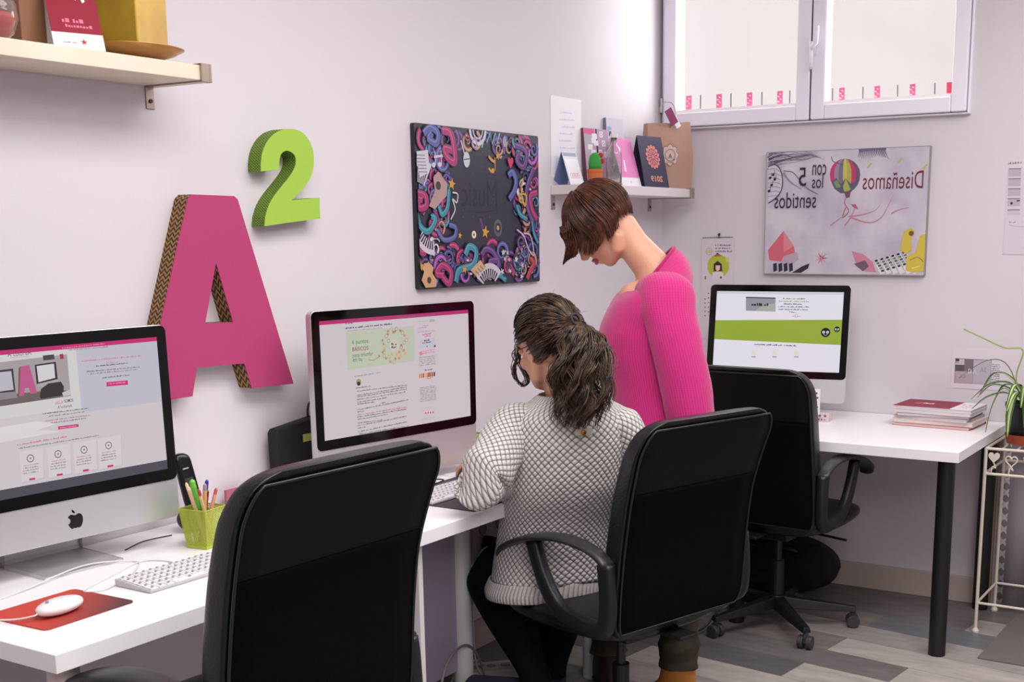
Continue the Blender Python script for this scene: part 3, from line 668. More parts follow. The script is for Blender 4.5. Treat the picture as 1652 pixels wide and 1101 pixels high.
# paper size chart above the books
root, a = sheet('size_chart', (0, -1.300, .875), (0, -1, 0), .26, .16, 'white chart sheet with grey paper size blocks above the stacked folders', 'chart', col=M('chart_paper', (222, 212, 220), .6))
def c6(u, v): return a.px(1520+u/6.88, 560+v/6.88)
for P, c in (([(145, 125), (550, 145), (535, 420), (132, 400)], (120, 112, 122)), ([(150, 130), (345, 140), (335, 405), (138, 398)], (176, 164, 172)), ([(350, 142), (545, 150), (530, 415), (338, 407)], (186, 178, 190)),
             ([(150, 130), (345, 140), (340, 275), (145, 268)], (122, 112, 122)), ([(148, 132), (248, 137), (245, 200), (147, 196)], (196, 188, 194)), ([(147, 200), (245, 203), (243, 270), (145, 268)], (92, 84, 94)),
             ([(150, 132), (190, 134), (190, 160), (150, 158)], (60, 54, 62))): a.poly([c6(*p) for p in P], c)
for st, u0, u1, vb, vt, c in (('0', 285, 325, 295, 240, (226, 220, 226)), ('A', 335, 385, 298, 245, (210, 204, 212)), ('2A', 420, 490, 278, 225, (150, 142, 154)), ('4A', 190, 265, 350, 305, (150, 140, 148)), ('A8', 150, 190, 180, 160, (80, 74, 82))):
    p = c6(u0, vb); q = c6(u1, vb); t = c6(u0, vt); a.text(st, p[0], p[1], t[1]-p[1], c, mirror=st != '0', w=q[0]-p[0])
for k in range(11): a.pgreek(1600.5-k*.2, 589+k*3.1, 1614-k*.2, 590+k*3.1, 2.4, (110, 100, 116), 60+k)
a.build('print', PRINT, root)

# ------------------------------------------------------------------ shelves
def shelf(x0, x1, zt, d, xs, label, mat=BIRCH):
    root = tag(empty('wall_shelf', (x1, 0, zt-.035)), label, 'shelf'); L = x1-x0
    G().bx((-L, -d, 0), (0, -.001, .035)).build('board', mat, root, bevel=.0015)
    for x in xs:
        x -= x1; g = G(); w = .026
        g.bx((x-w, -.004, -.055), (x, 0, .0)); g.bx((x-w, -d-.004, -.004), (x, 0, 0)); g.bx((x-w, -d-.007, -.004), (x+.0, -d-.001, .039)); g.bx((x-w, -d-.004, .035), (x, -d+.03, .039))
        g.bx((x-.003, -d-.007, -.004), (x+.006, -d+.012, .039)) if abs(x) < .05 else None
        b = g.build('bracket', STEEL, root, bevel=.001)
        g = G(); g.cyl((x-w/2, -.004, -.036), (x-w/2, -.0075, -.036), .005, 10); g.build('screw', M('screw_dark', (70, 60, 56), .4, .6), b)
    return root
shelf(-4.4, -2.783, 1.897, .198, (-2.783,), 'birch wall shelf with metal bracket, high on the wall at left')
shelf(-.922, -.105, 1.672, .20, (-.897, -.107), 'short white wall shelf in the corner holding bags and cards', M('shelf_white', (224, 216, 216), .45))
ZS = 1.897; ZC = 1.672
def onshelf(px, py, z): return pa(px, py, 2, z)
# left shelf: glass jar, brown box, red calendar, gold bag on a gold dish
p = onshelf(3, 70, ZS); p.y = min(p.y, -.06)
root = tag(at(empty('glass_jar'), (-3.312, -.125, ZS)), 'round clear glass jar half filled with red, leftmost on the high shelf', 'jar')
GLS = M('clear_glass', (245, 245, 245), .03, trans=.95)
GLS.node_tree.nodes['Principled BSDF'].inputs['IOR'].default_value = 1.3
G().lathe([(0, .002), (.035, .002), (.052, .015), (.062, .045), (.060, .075), (.045, .105), (.036, .118), (.038, .122), (.034, .122), (.033, .116), (.043, .104), (.058, .075), (.060, .046), (.050, .017), (.034, .005), (0, .005)]).build('glass', GLS, root, smooth=True)
G().lathe([(0, .006), (.034, .006), (.048, .018), (.057, .044), (.0555, .055), (0, .056)]).build('red_filling', M('red_sand', (206, 66, 60), .6), root, smooth=True)
root = tag(at(empty('paper_box'), (-3.190, -.060, ZS), .25), 'plain brown kraft box beside the red desk calendar on the high shelf', 'box')
g = G(); g.bx((-.040, -.040, .0), (.040, .040, .26)); g.build('box', M('tan_card', (140, 98, 72), .7), root, bevel=.002)
g = G(); g.bx((-.042, -.042, .24), (.042, .042, .262)); g.build('lid', M('tan_card', (140, 98, 72), .7), root, bevel=.002)

def tent(name, px, z, w, h, lean, rz, label, cat, face, drawfn, strip=.035):
    root = tag(at(empty(name), (px[0], px[1], z), rz), label, cat)
    d = h*math.sin(lean); hz = h*math.cos(lean)
    g = G(); g.add([(-w/2, 0, .001), (w/2, 0, .001), (w/2, d, hz), (-w/2, d, hz), (-w/2, 2*d, .001), (w/2, 2*d, .001)], [(0, 1, 2, 3), (3, 2, 5, 4), (0, 4, 5, 1)])
    o = g.build('card_stand', face, root); o.modifiers.new('t', 'SOLIDIFY').thickness = .0015
    m = parent_world(root); U = (m.to_3x3() @ Vector((1, 0, 0))); V = (m.to_3x3() @ Vector((0, math.sin(lean), math.cos(lean)))); O = m @ Vector((-w/2, -.0012, .001))
    a = Art(O, U, V); drawfn(a, w, h); a.build('print', PRINT, root); return root
def redcal(a, w, h):
    a.rect(0, h*.17, w, h, (150, 22, 48)); a.rect(0, 0, w, h*.17, (232, 228, 230)); 
    a.poly([(w*.52, h*.56), (w*.60, h*.52), (w*.66, h*.80), (w*.60, h*.80)], (240, 232, 232)); a.poly([(w*.66, h*.80), (w*.78, h*.52), (w*.72, h*.50), (w*.60, h*.72)], (240, 232, 232))
    a.greek((w*.25, h*.28), (w*.8, h*.28), h*.05, (226, 120, 150), 3); a.greek((w*.3, h*.23), (w*.85, h*.23), h*.04, (226, 120, 150), 4)
    a.star(w*.6, h*.08, h*.035, (190, 40, 70)); a.greek((w*.2, h*.06), (w*.45, h*.06), h*.02, (150, 140, 150), 9)
p = onshelf(152, 86, ZS)
tent('desk_calendar', (-3.125, -.175), ZS, .11, .22, .36, -.35, 'red and white tent calendar printed with a white star logo on high shelf', 'calendar', PAPER, redcal)
GOLD = M('gold_card', (196, 160, 52), .42, .35, noise_col=((172, 132, 40), 7)); 
root = tag(at(empty('gold_bag'), (-2.94, -.103, ZS+.031), .42), 'gold square paper bag standing in a gold dish on high shelf', 'bag')
g = G(); q = .079; g.add([(-q, -q*.85, 0), (q, -q*.85, 0), (q, q*.85, 0), (-q, q*.85, 0), (-q*1.02, -q*.87, .26), (q*1.02, -q*.87, .26), (q*1.02, q*.87, .26), (-q*1.02, q*.87, .26)], [(0, 1, 2, 3), (0, 1, 5, 4), (1, 2, 6, 5), (2, 3, 7, 6), (3, 0, 4, 7)])
o = g.build('bag_body', GOLD, root, bevel=.003); o.modifiers.new('t', 'SOLIDIFY').thickness = .0015
G().bx((-q*1.03, -q*.88, .25), (q*1.03, -q*.86, .262)).build('folded_rim', GOLD, root)
tag(G().lathe([(0, .002), (.045, .002), (.098, .018), (.122, .030), (.123, .032), (.120, .0325), (.096, .0205), (.044, .0045), (0, .0045)], n=48, sx=1, sy=.86).build('gold_dish', M('gold_dish', (190, 140, 78), .32, .5), smooth=True), 'shallow oval gold dish under the gold bag on high shelf', 'dish').location = (-2.925, -.108, ZS)

# corner shelf
def cardcal(a, w, h):
    a.rect(0, 0, w, h, (226, 226, 236)); a.rect(w*.05, h*.86, w*.95, h*.97, (160, 168, 196)); a.rect(w*.1, h*.06, w*.92, h*.78, (240, 238, 244))
    for k in range(4): a.ring(w*(.28+k*.15), h*.30, w*.07, w*.03, (222, 170, 196)); a.greek((w*.2, h*.2), (w*.85, h*.2), h*.04, (224, 180, 200), 2)
tent('small_calendar', (-.868, -.085), ZC, .085, .13, .34, -.15, 'small white and blue tent card leftmost on the corner shelf', 'card', M('blue_card', (120, 140, 180), .6), cardcal)
root = tag(at(empty('cactus_toy'), (-.785, -.115, ZC)), 'green felt cactus with red flowers in an orange pot on corner shelf', 'cactus')
G().lathe([(0, 0), (.024, 0), (.029, .048), (.031, .05), (.031, .06), (0, .06)]).build('pot', M('orange_pot', (196, 100, 52), .7), root, smooth=False)
G().lathe([(0, .055), (.024, .056), (.026, .085), (.021, .108), (.010, .120), (0, .122)], n=16).build('stem', M('felt_green', (58, 152, 66), .9, bump=(60, .5)), root, smooth=True)
for q in ((.012, -.018, .112), (.012, -.024, .090)): G().ell(q, (.011, .009, .010), n=10, k=6).build('flower', M('felt_red', (186, 34, 50), .9), root, smooth=True)
def mag(name, x, y, w, h, t, lean, rz, label, cat, spine, fn):
    root = tag(at(empty(name), (x, y, ZC), rz), label, cat); m3 = Matrix.Rotation(-lean, 3, 'X')
    g = G(); g.box(m3 @ Vector((0, t/2, h/2)), (w, t, h), m=m3); g.build('cover', spine, root)
    m = parent_world(root).to_3x3(); a = Art(parent_world(root) @ (m3 @ Vector((-w/2, -.0003, 0))), m @ Vector((1, 0, 0)), m @ (m3 @ Vector((0, 0, 1)))); fn(a, w, h); a.build('print', PRINT, root); return root
def mg1(a, w, h):
    a.rect(0, 0, w, h, (182, 150, 176)); a.rect(.004, h*.9, w*.42, h*.99, (214, 90, 130)); a.rect(w*.02, h*.55, w*.35, h*.88, (176, 168, 182)); a.rect(w*.48, h*.45, w*.54, h, (40, 32, 44))
    rr = random.Random(5)
    for k in range(7): x, y = rr.uniform(.02, w*.4), rr.uniform(h*.45, h*.85); a.rect(x, y, x+.03, y+.02, (226, 222, 228))
    for k in range(5): x, y = rr.uniform(w*.56, w*.85), rr.uniform(h*.45, h*.9); a.rect(x, y, x+.022, y+.022, (228, 222, 230)); a.ring(x+.011, y+.011, .006, .002, (90, 80, 96))
def mg2(a, w, h):
    a.rect(0, 0, w, h, (206, 196, 210)); rr = random.Random(8)
    for k in range(26):
        x, y = rr.uniform(0, w*.72), rr.uniform(h*.05, h*.85); s_ = rr.uniform(.012, .03); a.poly([(x, y), (x+s_, y+.004), (x+s_*.9, y+s_), (x+.002, y+s_*.9)], rr.choice(((236, 140, 130), (110, 176, 214), (224, 150, 196), (236, 232, 236), (90, 84, 104), (216, 110, 150), (140, 190, 220))))
    a.ring(w*.4, h*.45, .012, .003, (60, 50, 70))
mag('magazine', -.625, -.045, .16, .225, .014, .10, -.12, 'pink spined magazine with small printed labels on the corner shelf', 'magazine', M('spine_plum', (110, 50, 74), .5), mg1)
mag('picture_frame', -.470, -.040, .115, .275, .012, .07, -.12, 'tall thin blue grey framed picture behind the magazines on corner shelf', 'picture frame', M('frame_blue', (120, 134, 160), .35), mg2)
def pinkcal(a, w, h):
    a.rect(0, 0, w, h, (222, 130, 186)); a.rect(0, 0, w, h*.19, (232, 226, 234)); a.poly([(w*.3, h*.32), (w*.38, h*.30), (w*.42, h*.55), (w*.36, h*.55)], (240, 226, 238)); a.circ(w*.5, h*.1, w*.04, (170, 196, 190), 10)
tent('pink_calendar', (-.515, -.130), ZC, .13, .20, .30, -.12, 'pink tent calendar with white foot strip on the corner shelf', 'calendar', PAPER, pinkcal)
root = tag(at(empty('glass_bottle'), (-.655, -.125, ZC)), 'clear glass bottle with white cap standing on the corner shelf', 'bottle')
G().lathe([(0, .001), (.028, .001), (.030, .01), (.030, .12), (.026, .14), (.013, .158), (.012, .185), (.010, .185), (.011, .157), (.024, .138), (.0275, .12), (.0275, .012), (0, .008)]).build('glass', GLS, root, smooth=True)
G().lathe([(0, .183), (.015, .183), (.015, .198), (0, .198)]).build('cap', WHITEP, root)
def navy(a, w, h):
    a.rect(0, 0, w, h, (56, 52, 78)); cx, cy = w*.52, h*.60
    for k in range(14):
        t = 2*PI*k/14; a.poly([(cx+.006*math.cos(t), cy+.006*math.sin(t)), (cx+.026*math.cos(t-.17), cy+.028*math.sin(t-.17)), (cx+.040*math.cos(t), cy+.043*math.sin(t)), (cx+.026*math.cos(t+.17), cy+.028*math.sin(t+.17))], (206, 122, 122))
        a.circ(cx+.039*math.cos(t+.22), cy+.042*math.sin(t+.22), .008, (206, 122, 122), 8)
    a.circ(cx, cy, .008, (206, 122, 122)); a.text('2019', w*.30, h*.12, h*.11, (220, 150, 110), mirror=True, w=w*.48, bold=.02)
tent('navy_calendar', (-.365, -.165), ZC, .165, .21, .22, -.16, 'navy tent calendar with a coral rosette and year on corner shelf', 'calendar', M('navy_card', (56, 52, 78), .6), navy)
root = tag(at(empty('paper_bag'), (-.185, -.115, ZC), -.55), 'brown kraft paper bag with a round white sticker and twisted handle', 'bag')
g = G(); w, d, h = .215, .06, .265
g.add([(-w/2, -d/2, .001), (w/2, -d/2, .001), (w/2, d/2, .001), (-w/2, d/2, .001), (-w/2-.004, -d/2, h*.5), (w/2+.002, -d/2-.006, h*.5), (w/2, d/2, h*.5), (-w/2, d/2, h*.5), (-w/2+.004, -.018, h), (-.01, -.020, h+.004), (.004, -.02, h-.018), (.03, -.018, h+.006), (w/2-.002, -.016, h+.012), (w/2-.004, .016, h+.01), (-w/2+.004, .014, h)],
      [(0, 1, 2, 3), (0, 1, 5, 4), (1, 2, 6, 5), (2, 3, 7, 6), (3, 0, 4, 7), (4, 5, 12, 11, 10, 9, 8), (5, 6, 13, 12), (6, 7, 14, 13), (7, 4, 8, 14)])
o = g.build('bag_body', KRAFT, root); o.modifiers.new('t', 'SOLIDIFY').thickness = .0012
m = parent_world(root); a = Art(m @ Vector((-w/2, -d/2-.0045, 0)), m.to_3x3() @ Vector((1, 0, 0)), m.to_3x3() @ Vector((0, .0, 1)))
a.N = a.N; cx, cz = w*.48, h*.52; 
a.poly([(cx+.040*(1+.10*math.cos(8*t))*math.cos(t), cz+.042*(1+.10*math.cos(8*t))*math.sin(t)) for t in [2*PI*i/48 for i in range(48)]], (96, 76, 70), lift=.002)
a.poly([(cx+.038*(1+.10*math.cos(8*t))*math.cos(t), cz+.040*(1+.10*math.cos(8*t))*math.sin(t)) for t in [2*PI*i/48 for i in range(48)]], (214, 186, 176), lift=.0023)
a.build('sticker', PRINT, root)
a2 = Art(m @ Vector((-w/2, -d/2-.0072, 0)), m.to_3x3() @ Vector((1, 0, 0)), (0, 0, 1)); a2.ring(cx, cz, .024, .002, (110, 90, 90)); a2.text('A', cx-.009, cz-.014, .020, (110, 90, 90), w=.018); a2.star(cx+.018, cz-.018, .006, (110, 90, 90)); a2.greek((cx-.018, cz-.03), (cx+.018, cz-.03), .004, (110, 90, 90), 4)
a2.build('sticker_print', PRINT, root)
g = G(); g.tube([Vector(p) for p in cr([(-.045, -.018, h-.01), (-.052, -.02, h+.04), (-.040, -.022, h+.075), (-.012, -.024, h+.088), (.015, -.022, h+.08), (.030, -.02, h+.045), (.034, -.018, h-.01)], 5)], .0022, 6); g.build('handle', M('paper_cord', (176, 158, 146), .7), root, smooth=True)
mt = Matrix.Rotation(-.55, 3, 'Y'); g = G(); g.box((.0, -.036, h+.025), (.038, .002, .072), m=mt); g.box((.02, -.034, h+.006), (.024, .002, .05), m=mt)
g2 = G(); g2.box((.0, -.036, h+.028), (.036, .0022, .068), m=mt); g2.build('gift_tag', M('plum_card', (134, 44, 96), .5), root)
g2 = G(); g2.box((.024, -.034, h+.010), (.024, .002, .056), m=mt); g2.build('white_tag', PAPER, root)

# ------------------------------------------------------------------ desks
HD = .751
def desk(name, x0, x1, y0, y1, label, legs, group=None, leg_mat=None, r=.03, sq=False):
    root = tag(empty(name, ((x0+x1)/2, (y0+y1)/2, 0)), label, 'desk'); cx, cy = (x0+x1)/2, (y0+y1)/2
    G().bx((x0-cx, y0-cy, HD-.037), (x1-cx, y1-cy, HD)).build('desktop', WHITE, root, bevel=.0015)
    for x, y in legs:
        x -= cx; y -= cy; g = G()
        if sq: g.bx((x-.025, y-.025, 0), (x+.025, y+.025, HD-.0375))
        else:
            g.cyl((x, y, .0), (x, y, HD-.041), r, 28); g.cyl((x, y, HD-.041), (x, y, HD-.0375), .05, 28)
        g.build('leg', leg_mat or WHITEP, root, smooth=False, bevel=.002)
    return root
desk('desk', -3.652, -2.318, -.639, -.004, 'white desk in the left foreground under the first computer', ((-3.59, -.57), (-3.59, -.06), (-2.42, -.06)), leg_mat=M('pale_leg', (206, 188, 186), .4))
desk('desk', -2.316, -.772, -.639, -.004, 'white desk in the middle where the seated person works', ((-2.035, -.36), (-1.52, -.52), (-.84, -.06)))
desk('desk', -.769, -.004, -1.533, -.004, 'white corner desk on black legs below the window', ((-.705, -1.478), (-.065, -1.478), (-.705, -.70)), leg_mat=M('black_leg', (16, 15, 16), .45))
# white side panel of the left desk with the grey one behind it
tag(at(G().bx((-.009, -.25, 0), (.009, .25, HD-.040)).build('desk_side_panel', M('panel_white', (226, 220, 222), .4), bevel=.001), (-2.548, -.36, 0)), 'white upright side panel under the first desk beside the front chair', 'panel')
tag(at(G().bx((-.23, -.009, 0), (.23, .009, .545)).build('modesty_panel', M('panel_lilac', (176, 166, 186), .5), bevel=.001), (-2.25, -.35, .165)), 'lilac grey panel hanging below the middle desk', 'panel')

# ------------------------------------------------------------------ computers
APPLE = [(0, -.5), (-.10, -.47), (-.2, -.5), (-.34, -.42), (-.46, -.18), (-.47, .08), (-.38, .26), (-.22, .32), (-.08, .27), (0, .25), (.10, .28), (.24, .32), (.36, .28), (.45, .18), (.34, .08), (.32, -.06), (.38, -.16), (.46, -.20), (.38, -.38), (.26, -.5), (.12, -.47)]
def computer(pose, W, hb, hc, label, draw, standy, stand_z=HD, logo_bite=1, standw=.20):
    x, y, z, yaw, tilt = pose
    root = tag(empty('desktop_computer', (x, y, HD), yaw), label, 'computer'); zz = z-HD; H = hb+hc
    sc = empty('display', (0, 0, zz), rot=(-tilt, 0, 0)); sc.parent = root
    def rr(w, z0, z1, rad, n=6):
        P = []
        for cx, cz, a0 in ((w-rad, z0+rad, -90), (w-rad, z1-rad, 0), (-w+rad, z1-rad, 90), (-w+rad, z0+rad, 180)):
            for k in range(n+1): a = math.radians(a0+90*k/n); P.append((cx+rad*math.cos(a), cz+rad*math.sin(a)))
        return P
    g = G(); P = rr(W/2, 0, H, .018); n = len(P)
    vs = [(a, .0, b) for a, b in P]+[(a, .022, b) for a, b in P]+[(a*.93, .036, H/2+(b-H/2)*.93) for a, b in P]+[(a*.5, .055, H/2+(b-H/2)*.5) for a, b in P]
    fs = [tuple(range(n)), tuple(range(3*n, 4*n))[::-1]]+[(k*n+i, k*n+(i+1) % n, (k+1)*n+(i+1) % n, (k+1)*n+i) for k in range(3) for i in range(n)]
    g.add(vs, fs); g.build('casing', ALU, sc, bevel=.002)
    g = G(); g.prism(rr(W/2-.0015, hc, H-.0015, .016), lambda a, b, d: (a, d, b), -.002, -.0002); fr = g.build('bezel', BLACKG, sc)
    bz = .027; g = G(); g.bx((-W/2+bz, -.0028, hc+bz), (W/2-bz, -.0021, H-bz))
    m = parent_world(sc); m3 = m.to_3x3()
    O = m @ Vector((-W/2+bz, -.0024, hc+bz)); w, h = W-2*bz, hb-2*bz
    a = Art(O, m3 @ Vector((1, 0, 0)), m3 @ Vector((0, 0, 1)), (w, h)); draw(a, w, h); a.build('screen', SCREEN, sc)
    a = Art(m @ Vector((0, -.0004, hc*.5)), m3 @ Vector((1, 0, 0)), m3 @ Vector((0, 0, 1))); s_ = .040
    C = cr([(p[0], p[1]) for p in APPLE]+[(0, -.5)], 3)[:-1]; a.poly([(-logo_bite*p[0]*s_, p[1]*s_-.001) for p in C], (24, 22, 26))
    L = [(-.02, .36), (.04, .52), (.18, .62), (.18, .48), (.10, .38)]; a.poly([(-logo_bite*p[0]*s_, p[1]*s_-.001) for p in L], (24, 22, 26)); a.build('logo', attr_mat('logo_print', .2), sc)
    # foot: a bent sheet that rises behind the display
    sw = standw/2; g = G(); pr_ = [(standy, .0), (standy, .006), (standy+.165, .010), (standy+.180, .016), (standy+.176, .03), (standy+.150, .12), (standy+.135, zz+.16), (standy+.129, zz+.16), (standy+.143, .12), (standy+.168, .03), (standy+.168, .018), (standy+.160, .0)]
    g.prism(pr_, lambda a, b, d: (d, a, b), -sw, sw); g.build('stand', ALU, root, bevel=.0015)
    return root
SB = (208, 200, 206)
def scr1(a, w, h):
    P = a.px
    a.rect(0, 0, w, h, SB)
    def q(pts, c): a.poly([P(*p) for p in pts], c)
    q([(-60, 640), (60, 632), (60, 700), (-60, 712)], (214, 208, 212)) if 0 else None
    t = lambda x: 562.5-x*.0768                                 # top edge of the lit area
    a.rect(0, h-.0105, w, h, (198, 42, 112)); a.pgreek(100, t(100)-(-8), 170, t(170)+6, 2.2, (236, 150, 190), 1)
    a.rect(0, h-.145, w, h-.0105, (214, 210, 212)); a.rect(w*.58, h-.155, w, h-.0105, (196, 192, 204))
    p = P(12, 573); q_ = P(43, 571); a.text('A²coloreA', p[0], p[1]-.004, .011, (110, 96, 100), w=.055); a.rect(p[0]+.006, p[1]-.0075, p[0]+.05, p[1]-.0065, (214, 150, 160))
    a.pgreek(110, 566, 175, 561, 2.2, (150, 140, 150), 2); a.pgreek(166, 561, 176, 560, 2.2, (210, 60, 130), 3)
    # picture of the office in the page
    q([(-60, 592), (108, 572), (114, 638), (-60, 664)], (168, 160, 160)); q([(-60, 645), (60, 632), (114, 630), (114, 639), (-60, 665)], (110, 98, 96))
    q([(32, 592), (47, 589), (60, 634), (50, 636), (46, 626), (40, 627), (39, 638), (31, 640)], (192, 90, 140)); q([(30, 594), (33, 592), (31, 640), (29, 640)], (120, 90, 70))
    q([(-30, 601), (21, 595), (25, 632), (-30, 640)], (66, 56, 66)); q([(-30, 604), (18, 599), (22, 629), (-30, 636)], (190, 186, 196)); q([(-30, 637), (26, 632), (28, 642), (-30, 650)], (140, 136, 140))
    q([(56, 589), (90, 584), (93, 612), (59, 620)], (54, 44, 52)); q([(59, 591), (87, 587), (89, 610), (62, 617)], (214, 210, 216)); q([(60, 620), (93, 612), (94, 617), (62, 626)], (170, 166, 170))
    q([(64, 640), (66, 628), (78, 619), (98, 616), (103, 624), (102, 638), (66, 644)], (52, 48, 50)); q([(100, 634), (114, 628), (114, 638), (102, 640)], (200, 192, 196)); q([(69, 574), (87, 572), (88, 580), (70, 582)], (70, 66, 72)); q([(96, 572), (102, 571), (103, 579), (97, 580)], (170, 50, 80))
    for x0, y0, x1, y1, c, s_ in ((132, 584, 228, 575, (214, 110, 150), 4), (172, 587, 192, 585, (214, 110, 150), 5), (155, 592, 207, 587, (60, 66, 76), 6), (140, 601, 226, 593, (110, 110, 130), 7), (142, 605, 222, 597, (150, 110, 140), 8), (165, 611, 211, 606, (90, 96, 110), 9)): a.pgreek(x0, y0, x1, y1, 2.6, c, s_)
    q([(171.5, 617), (206, 614), (206.5, 621), (172, 624)], (206, 44, 116)); a.pgreek(175, 620.5, 203, 618, 2, (240, 170, 205), 10)
    p = P(89, 653); p2 = P(102, 652); a.text('¡HOLA!', p[0], p[1], .007, (214, 110, 150), w=.020, bold=.01); a.text('SOMOS', p[0]+.023, p[1]+.0015, .007, (70, 66, 70), w=.022, bold=.01)
    p = P(93, 660); a.text('A²coloreA', p[0], p[1], .007, (90, 84, 88), w=.036)
    for x0, y0, x1, y1, c, s_ in ((69, 669, 145, 659.5, (90, 92, 104), 11), (78, 673, 137, 665.5, (120, 116, 124), 12), (72, 680.5, 146, 671, (180, 110, 140), 13), (79, 684, 139, 676, (110, 108, 116), 14)): a.pgreek(x0, y0, x1, y1, 2.3, c, s_)
    q([(93.5, 688.5), (126.5, 684.5), (127, 689), (94, 693.5)], (206, 44, 116)); a.pgreek(97, 691.5, 124, 688, 2, (240, 170, 205), 15)
    q([(-60, 700), (60, 680), (92, 684), (60, 694), (-60, 712)], (224, 218, 222)); q([(-60, 712), (60, 694), (100, 696), (-60, 726)], (222, 216, 220))
    a.pgreek(28, 719.5, 110, 705.5, 3.4, (214, 110, 150), 16); a.pgreek(30, 725, 160, 703.5, 2.4, (110, 106, 116), 17)
    for i, (x, y) in enumerate(((49, 740), (93.5, 733), (135.5, 726), (175, 719))):
        q([(x-17, y-9), (x+21, y-16), (x+23, y+33), (x-13, y+41)], (200, 192, 196)); q([(x-18, y-10), (x+20, y-17), (x+21.5, y+31), (x-14, y+39)], (216, 208, 214))
        p = P(x, y); a.ring(p[0], p[1], .0078, .0016, (74, 70, 78)); a.circ(p[0], p[1], .002, (110, 106, 112), 8)
        for k in range(4): a.pgreek(x-11-(k > 1)*1, y+13+k*4.2, x+13, y+9+k*4.2, 2.2, (214, 120, 160) if k == 0 else (120, 116, 126), 20+i*4+k)
        q([(x-2, y+32.5), (x+7.5, y+31), (x+8, y+34), (x-1.5, y+35.7)], (206, 44, 116))
    a.rect(0, 0, w, .023, (78, 76, 86)); a.pgreek(38, 805.5, 101, 793, 2.6, (150, 150, 158), 50)
def scr2(a, w, h):
    a.rect(0, 0, w, h, (208, 198, 204)); a.rect(0, h-.012, w, h, (186, 48, 112)); P = a.px
    def z(u, v): return P(480+u/4.077, 470+v/4.077)
    def q(pts, c): a.poly([z(*p) for p in pts], c)
    def gk(u0, v0, u1, v1, hp, c, s_): x0, y0 = 480+u0/4.077, 470+v0/4.077; x1, y1 = 480+u1/4.077, 470+v1/4.077; a.pgreek(x0, y0, x1, y1, hp, c, s_)
    gk(315, 218, 370, 213, 3, (110, 90, 100), 1); gk(665, 180, 905, 158, 2.4, (110, 104, 112), 2); gk(315, 250, 625, 220, 3.2, (60, 54, 64), 3); gk(330, 265, 560, 245, 2, (150, 150, 156), 4)
    q([(318, 270), (765, 228), (768, 460), (330, 518)], (192, 198, 178))
    for st, u, v, hh, ww, c in (('6 puntos', 360, 350, 30, 105, (104, 140, 84)), ('BÁSICOS', 361, 396, 32, 105, (150, 62, 106)), ('para triunfar', 362, 436, 26, 136, (104, 140, 84)), ('en tu', 364, 466, 24, 62, (104, 140, 84))):
        p = z(u, v); p2 = z(u+ww, v-ww*.10); t = z(u, v-hh); a.text(st, p[0], p[1], t[1]-p[1], c, w=p2[0]-p[0], bold=.01)
    a.stroke([z(465, 450), (z(500, 455)), z(540, 428)], .0018, (150, 130, 120), 5); a.poly([z(530, 418), z(546, 424), z(536, 438)], (150, 130, 120))
    rr = random.Random(4); c0 = z(637, 358)
    for k in range(34):
        t = 2*PI*k/34+rr.uniform(-.1, .1); R_ = rr.choice((.028, .040, .050, .043)); x, y = c0[0]+R_*math.cos(t), c0[1]+R_*.98*math.sin(t)
        rr.choice((lambda: a.ring(x, y, .0055, .0014, rr.choice(((186, 120, 110), (200, 150, 110), (160, 110, 120))), n=10), lambda: a.rect(x-.005, y-.004, x+.005, y+.004, rr.choice(((204, 150, 130), (190, 130, 130), (212, 180, 120)))), lambda: a.star(x, y, .006, (176, 120, 120))))()
    a.circ(c0[0], c0[1], .018, (206, 200, 186)); a.greek((c0[0]-.012, c0[1]+.002), (c0[0]+.012, c0[1]+.001), .008, (110, 60, 96), 5); a.greek((c0[0]-.012, c0[1]-.007), (c0[0]+.012, c0[1]-.008), .008, (110, 60, 96), 6)
    gk(375, 565, 545, 538, 2, (130, 120, 130), 6); p = z(402, 600); a.circ(p[0], p[1], .0095, (150, 150, 110)); a.circ(p[0], p[1]-.004, .006, (40, 36, 36)); gk(382, 642, 482, 628, 2, (90, 84, 92), 7)
    v0 = [(392, 662, 720, 622), (392, 690, 718, 634), (394, 700, 718, 648), (390, 718, 715, 666), (394, 735, 585, 705), (394, 748, 510, 732), (545, 742, 582, 735), (396, 785, 730, 718), (396, 800, 440, 792), (392, 818, 720, 766), (394, 832, 715, 780), (396, 848, 600, 812), (396, 872, 560, 850), (396, 890, 720, 826), (398, 905, 450, 897), (400, 930, 725, 862), (402, 945, 730, 890), (404, 957, 600, 925)]
    for i, (u0, a0, u1, a1) in enumerate(v0): gk(u0, a0, u1, a1, 2.4, (206, 100, 120) if i == 9 else (104, 98, 106), 60+i)
    q([(868, 186), (902, 182), (903, 200), (869, 204)], (176, 176, 184)); gk(790, 205, 860, 198, 2, (180, 176, 184), 9)
    gk(825, 232, 865, 226, 2, (150, 140, 150), 10); gk(790, 248, 850, 240, 2, (206, 140, 170), 11); gk(790, 272, 905, 262, 1.6, (160, 120, 170), 12)
    gk(820, 292, 885, 282, 3.6, (214, 90, 160), 13); gk(835, 303, 875, 297, 3, (214, 90, 160), 14); q([(800, 320), (905, 305), (908, 368), (802, 380)], (198, 194, 206)); gk(835, 332, 870, 325, 3, INK, 15); gk(822, 346, 882, 336, 3, INK, 16); q([(893, 366), (908, 350), (908, 368)], (30, 30, 36)); q([(846, 366), (856, 358), (856, 366)], (80, 80, 90))
    gk(800, 405, 905, 388, 2.4, (226, 120, 160), 17); gk(800, 416, 905, 402, 2.4, (226, 120, 160), 18); q([(800, 405), (822, 400), (822, 420), (802, 424)], (226, 130, 150))
    for k in range(5): gk(800, 442+k*13, 908, 428+k*13, 2.2, (150, 146, 156), 19+k)
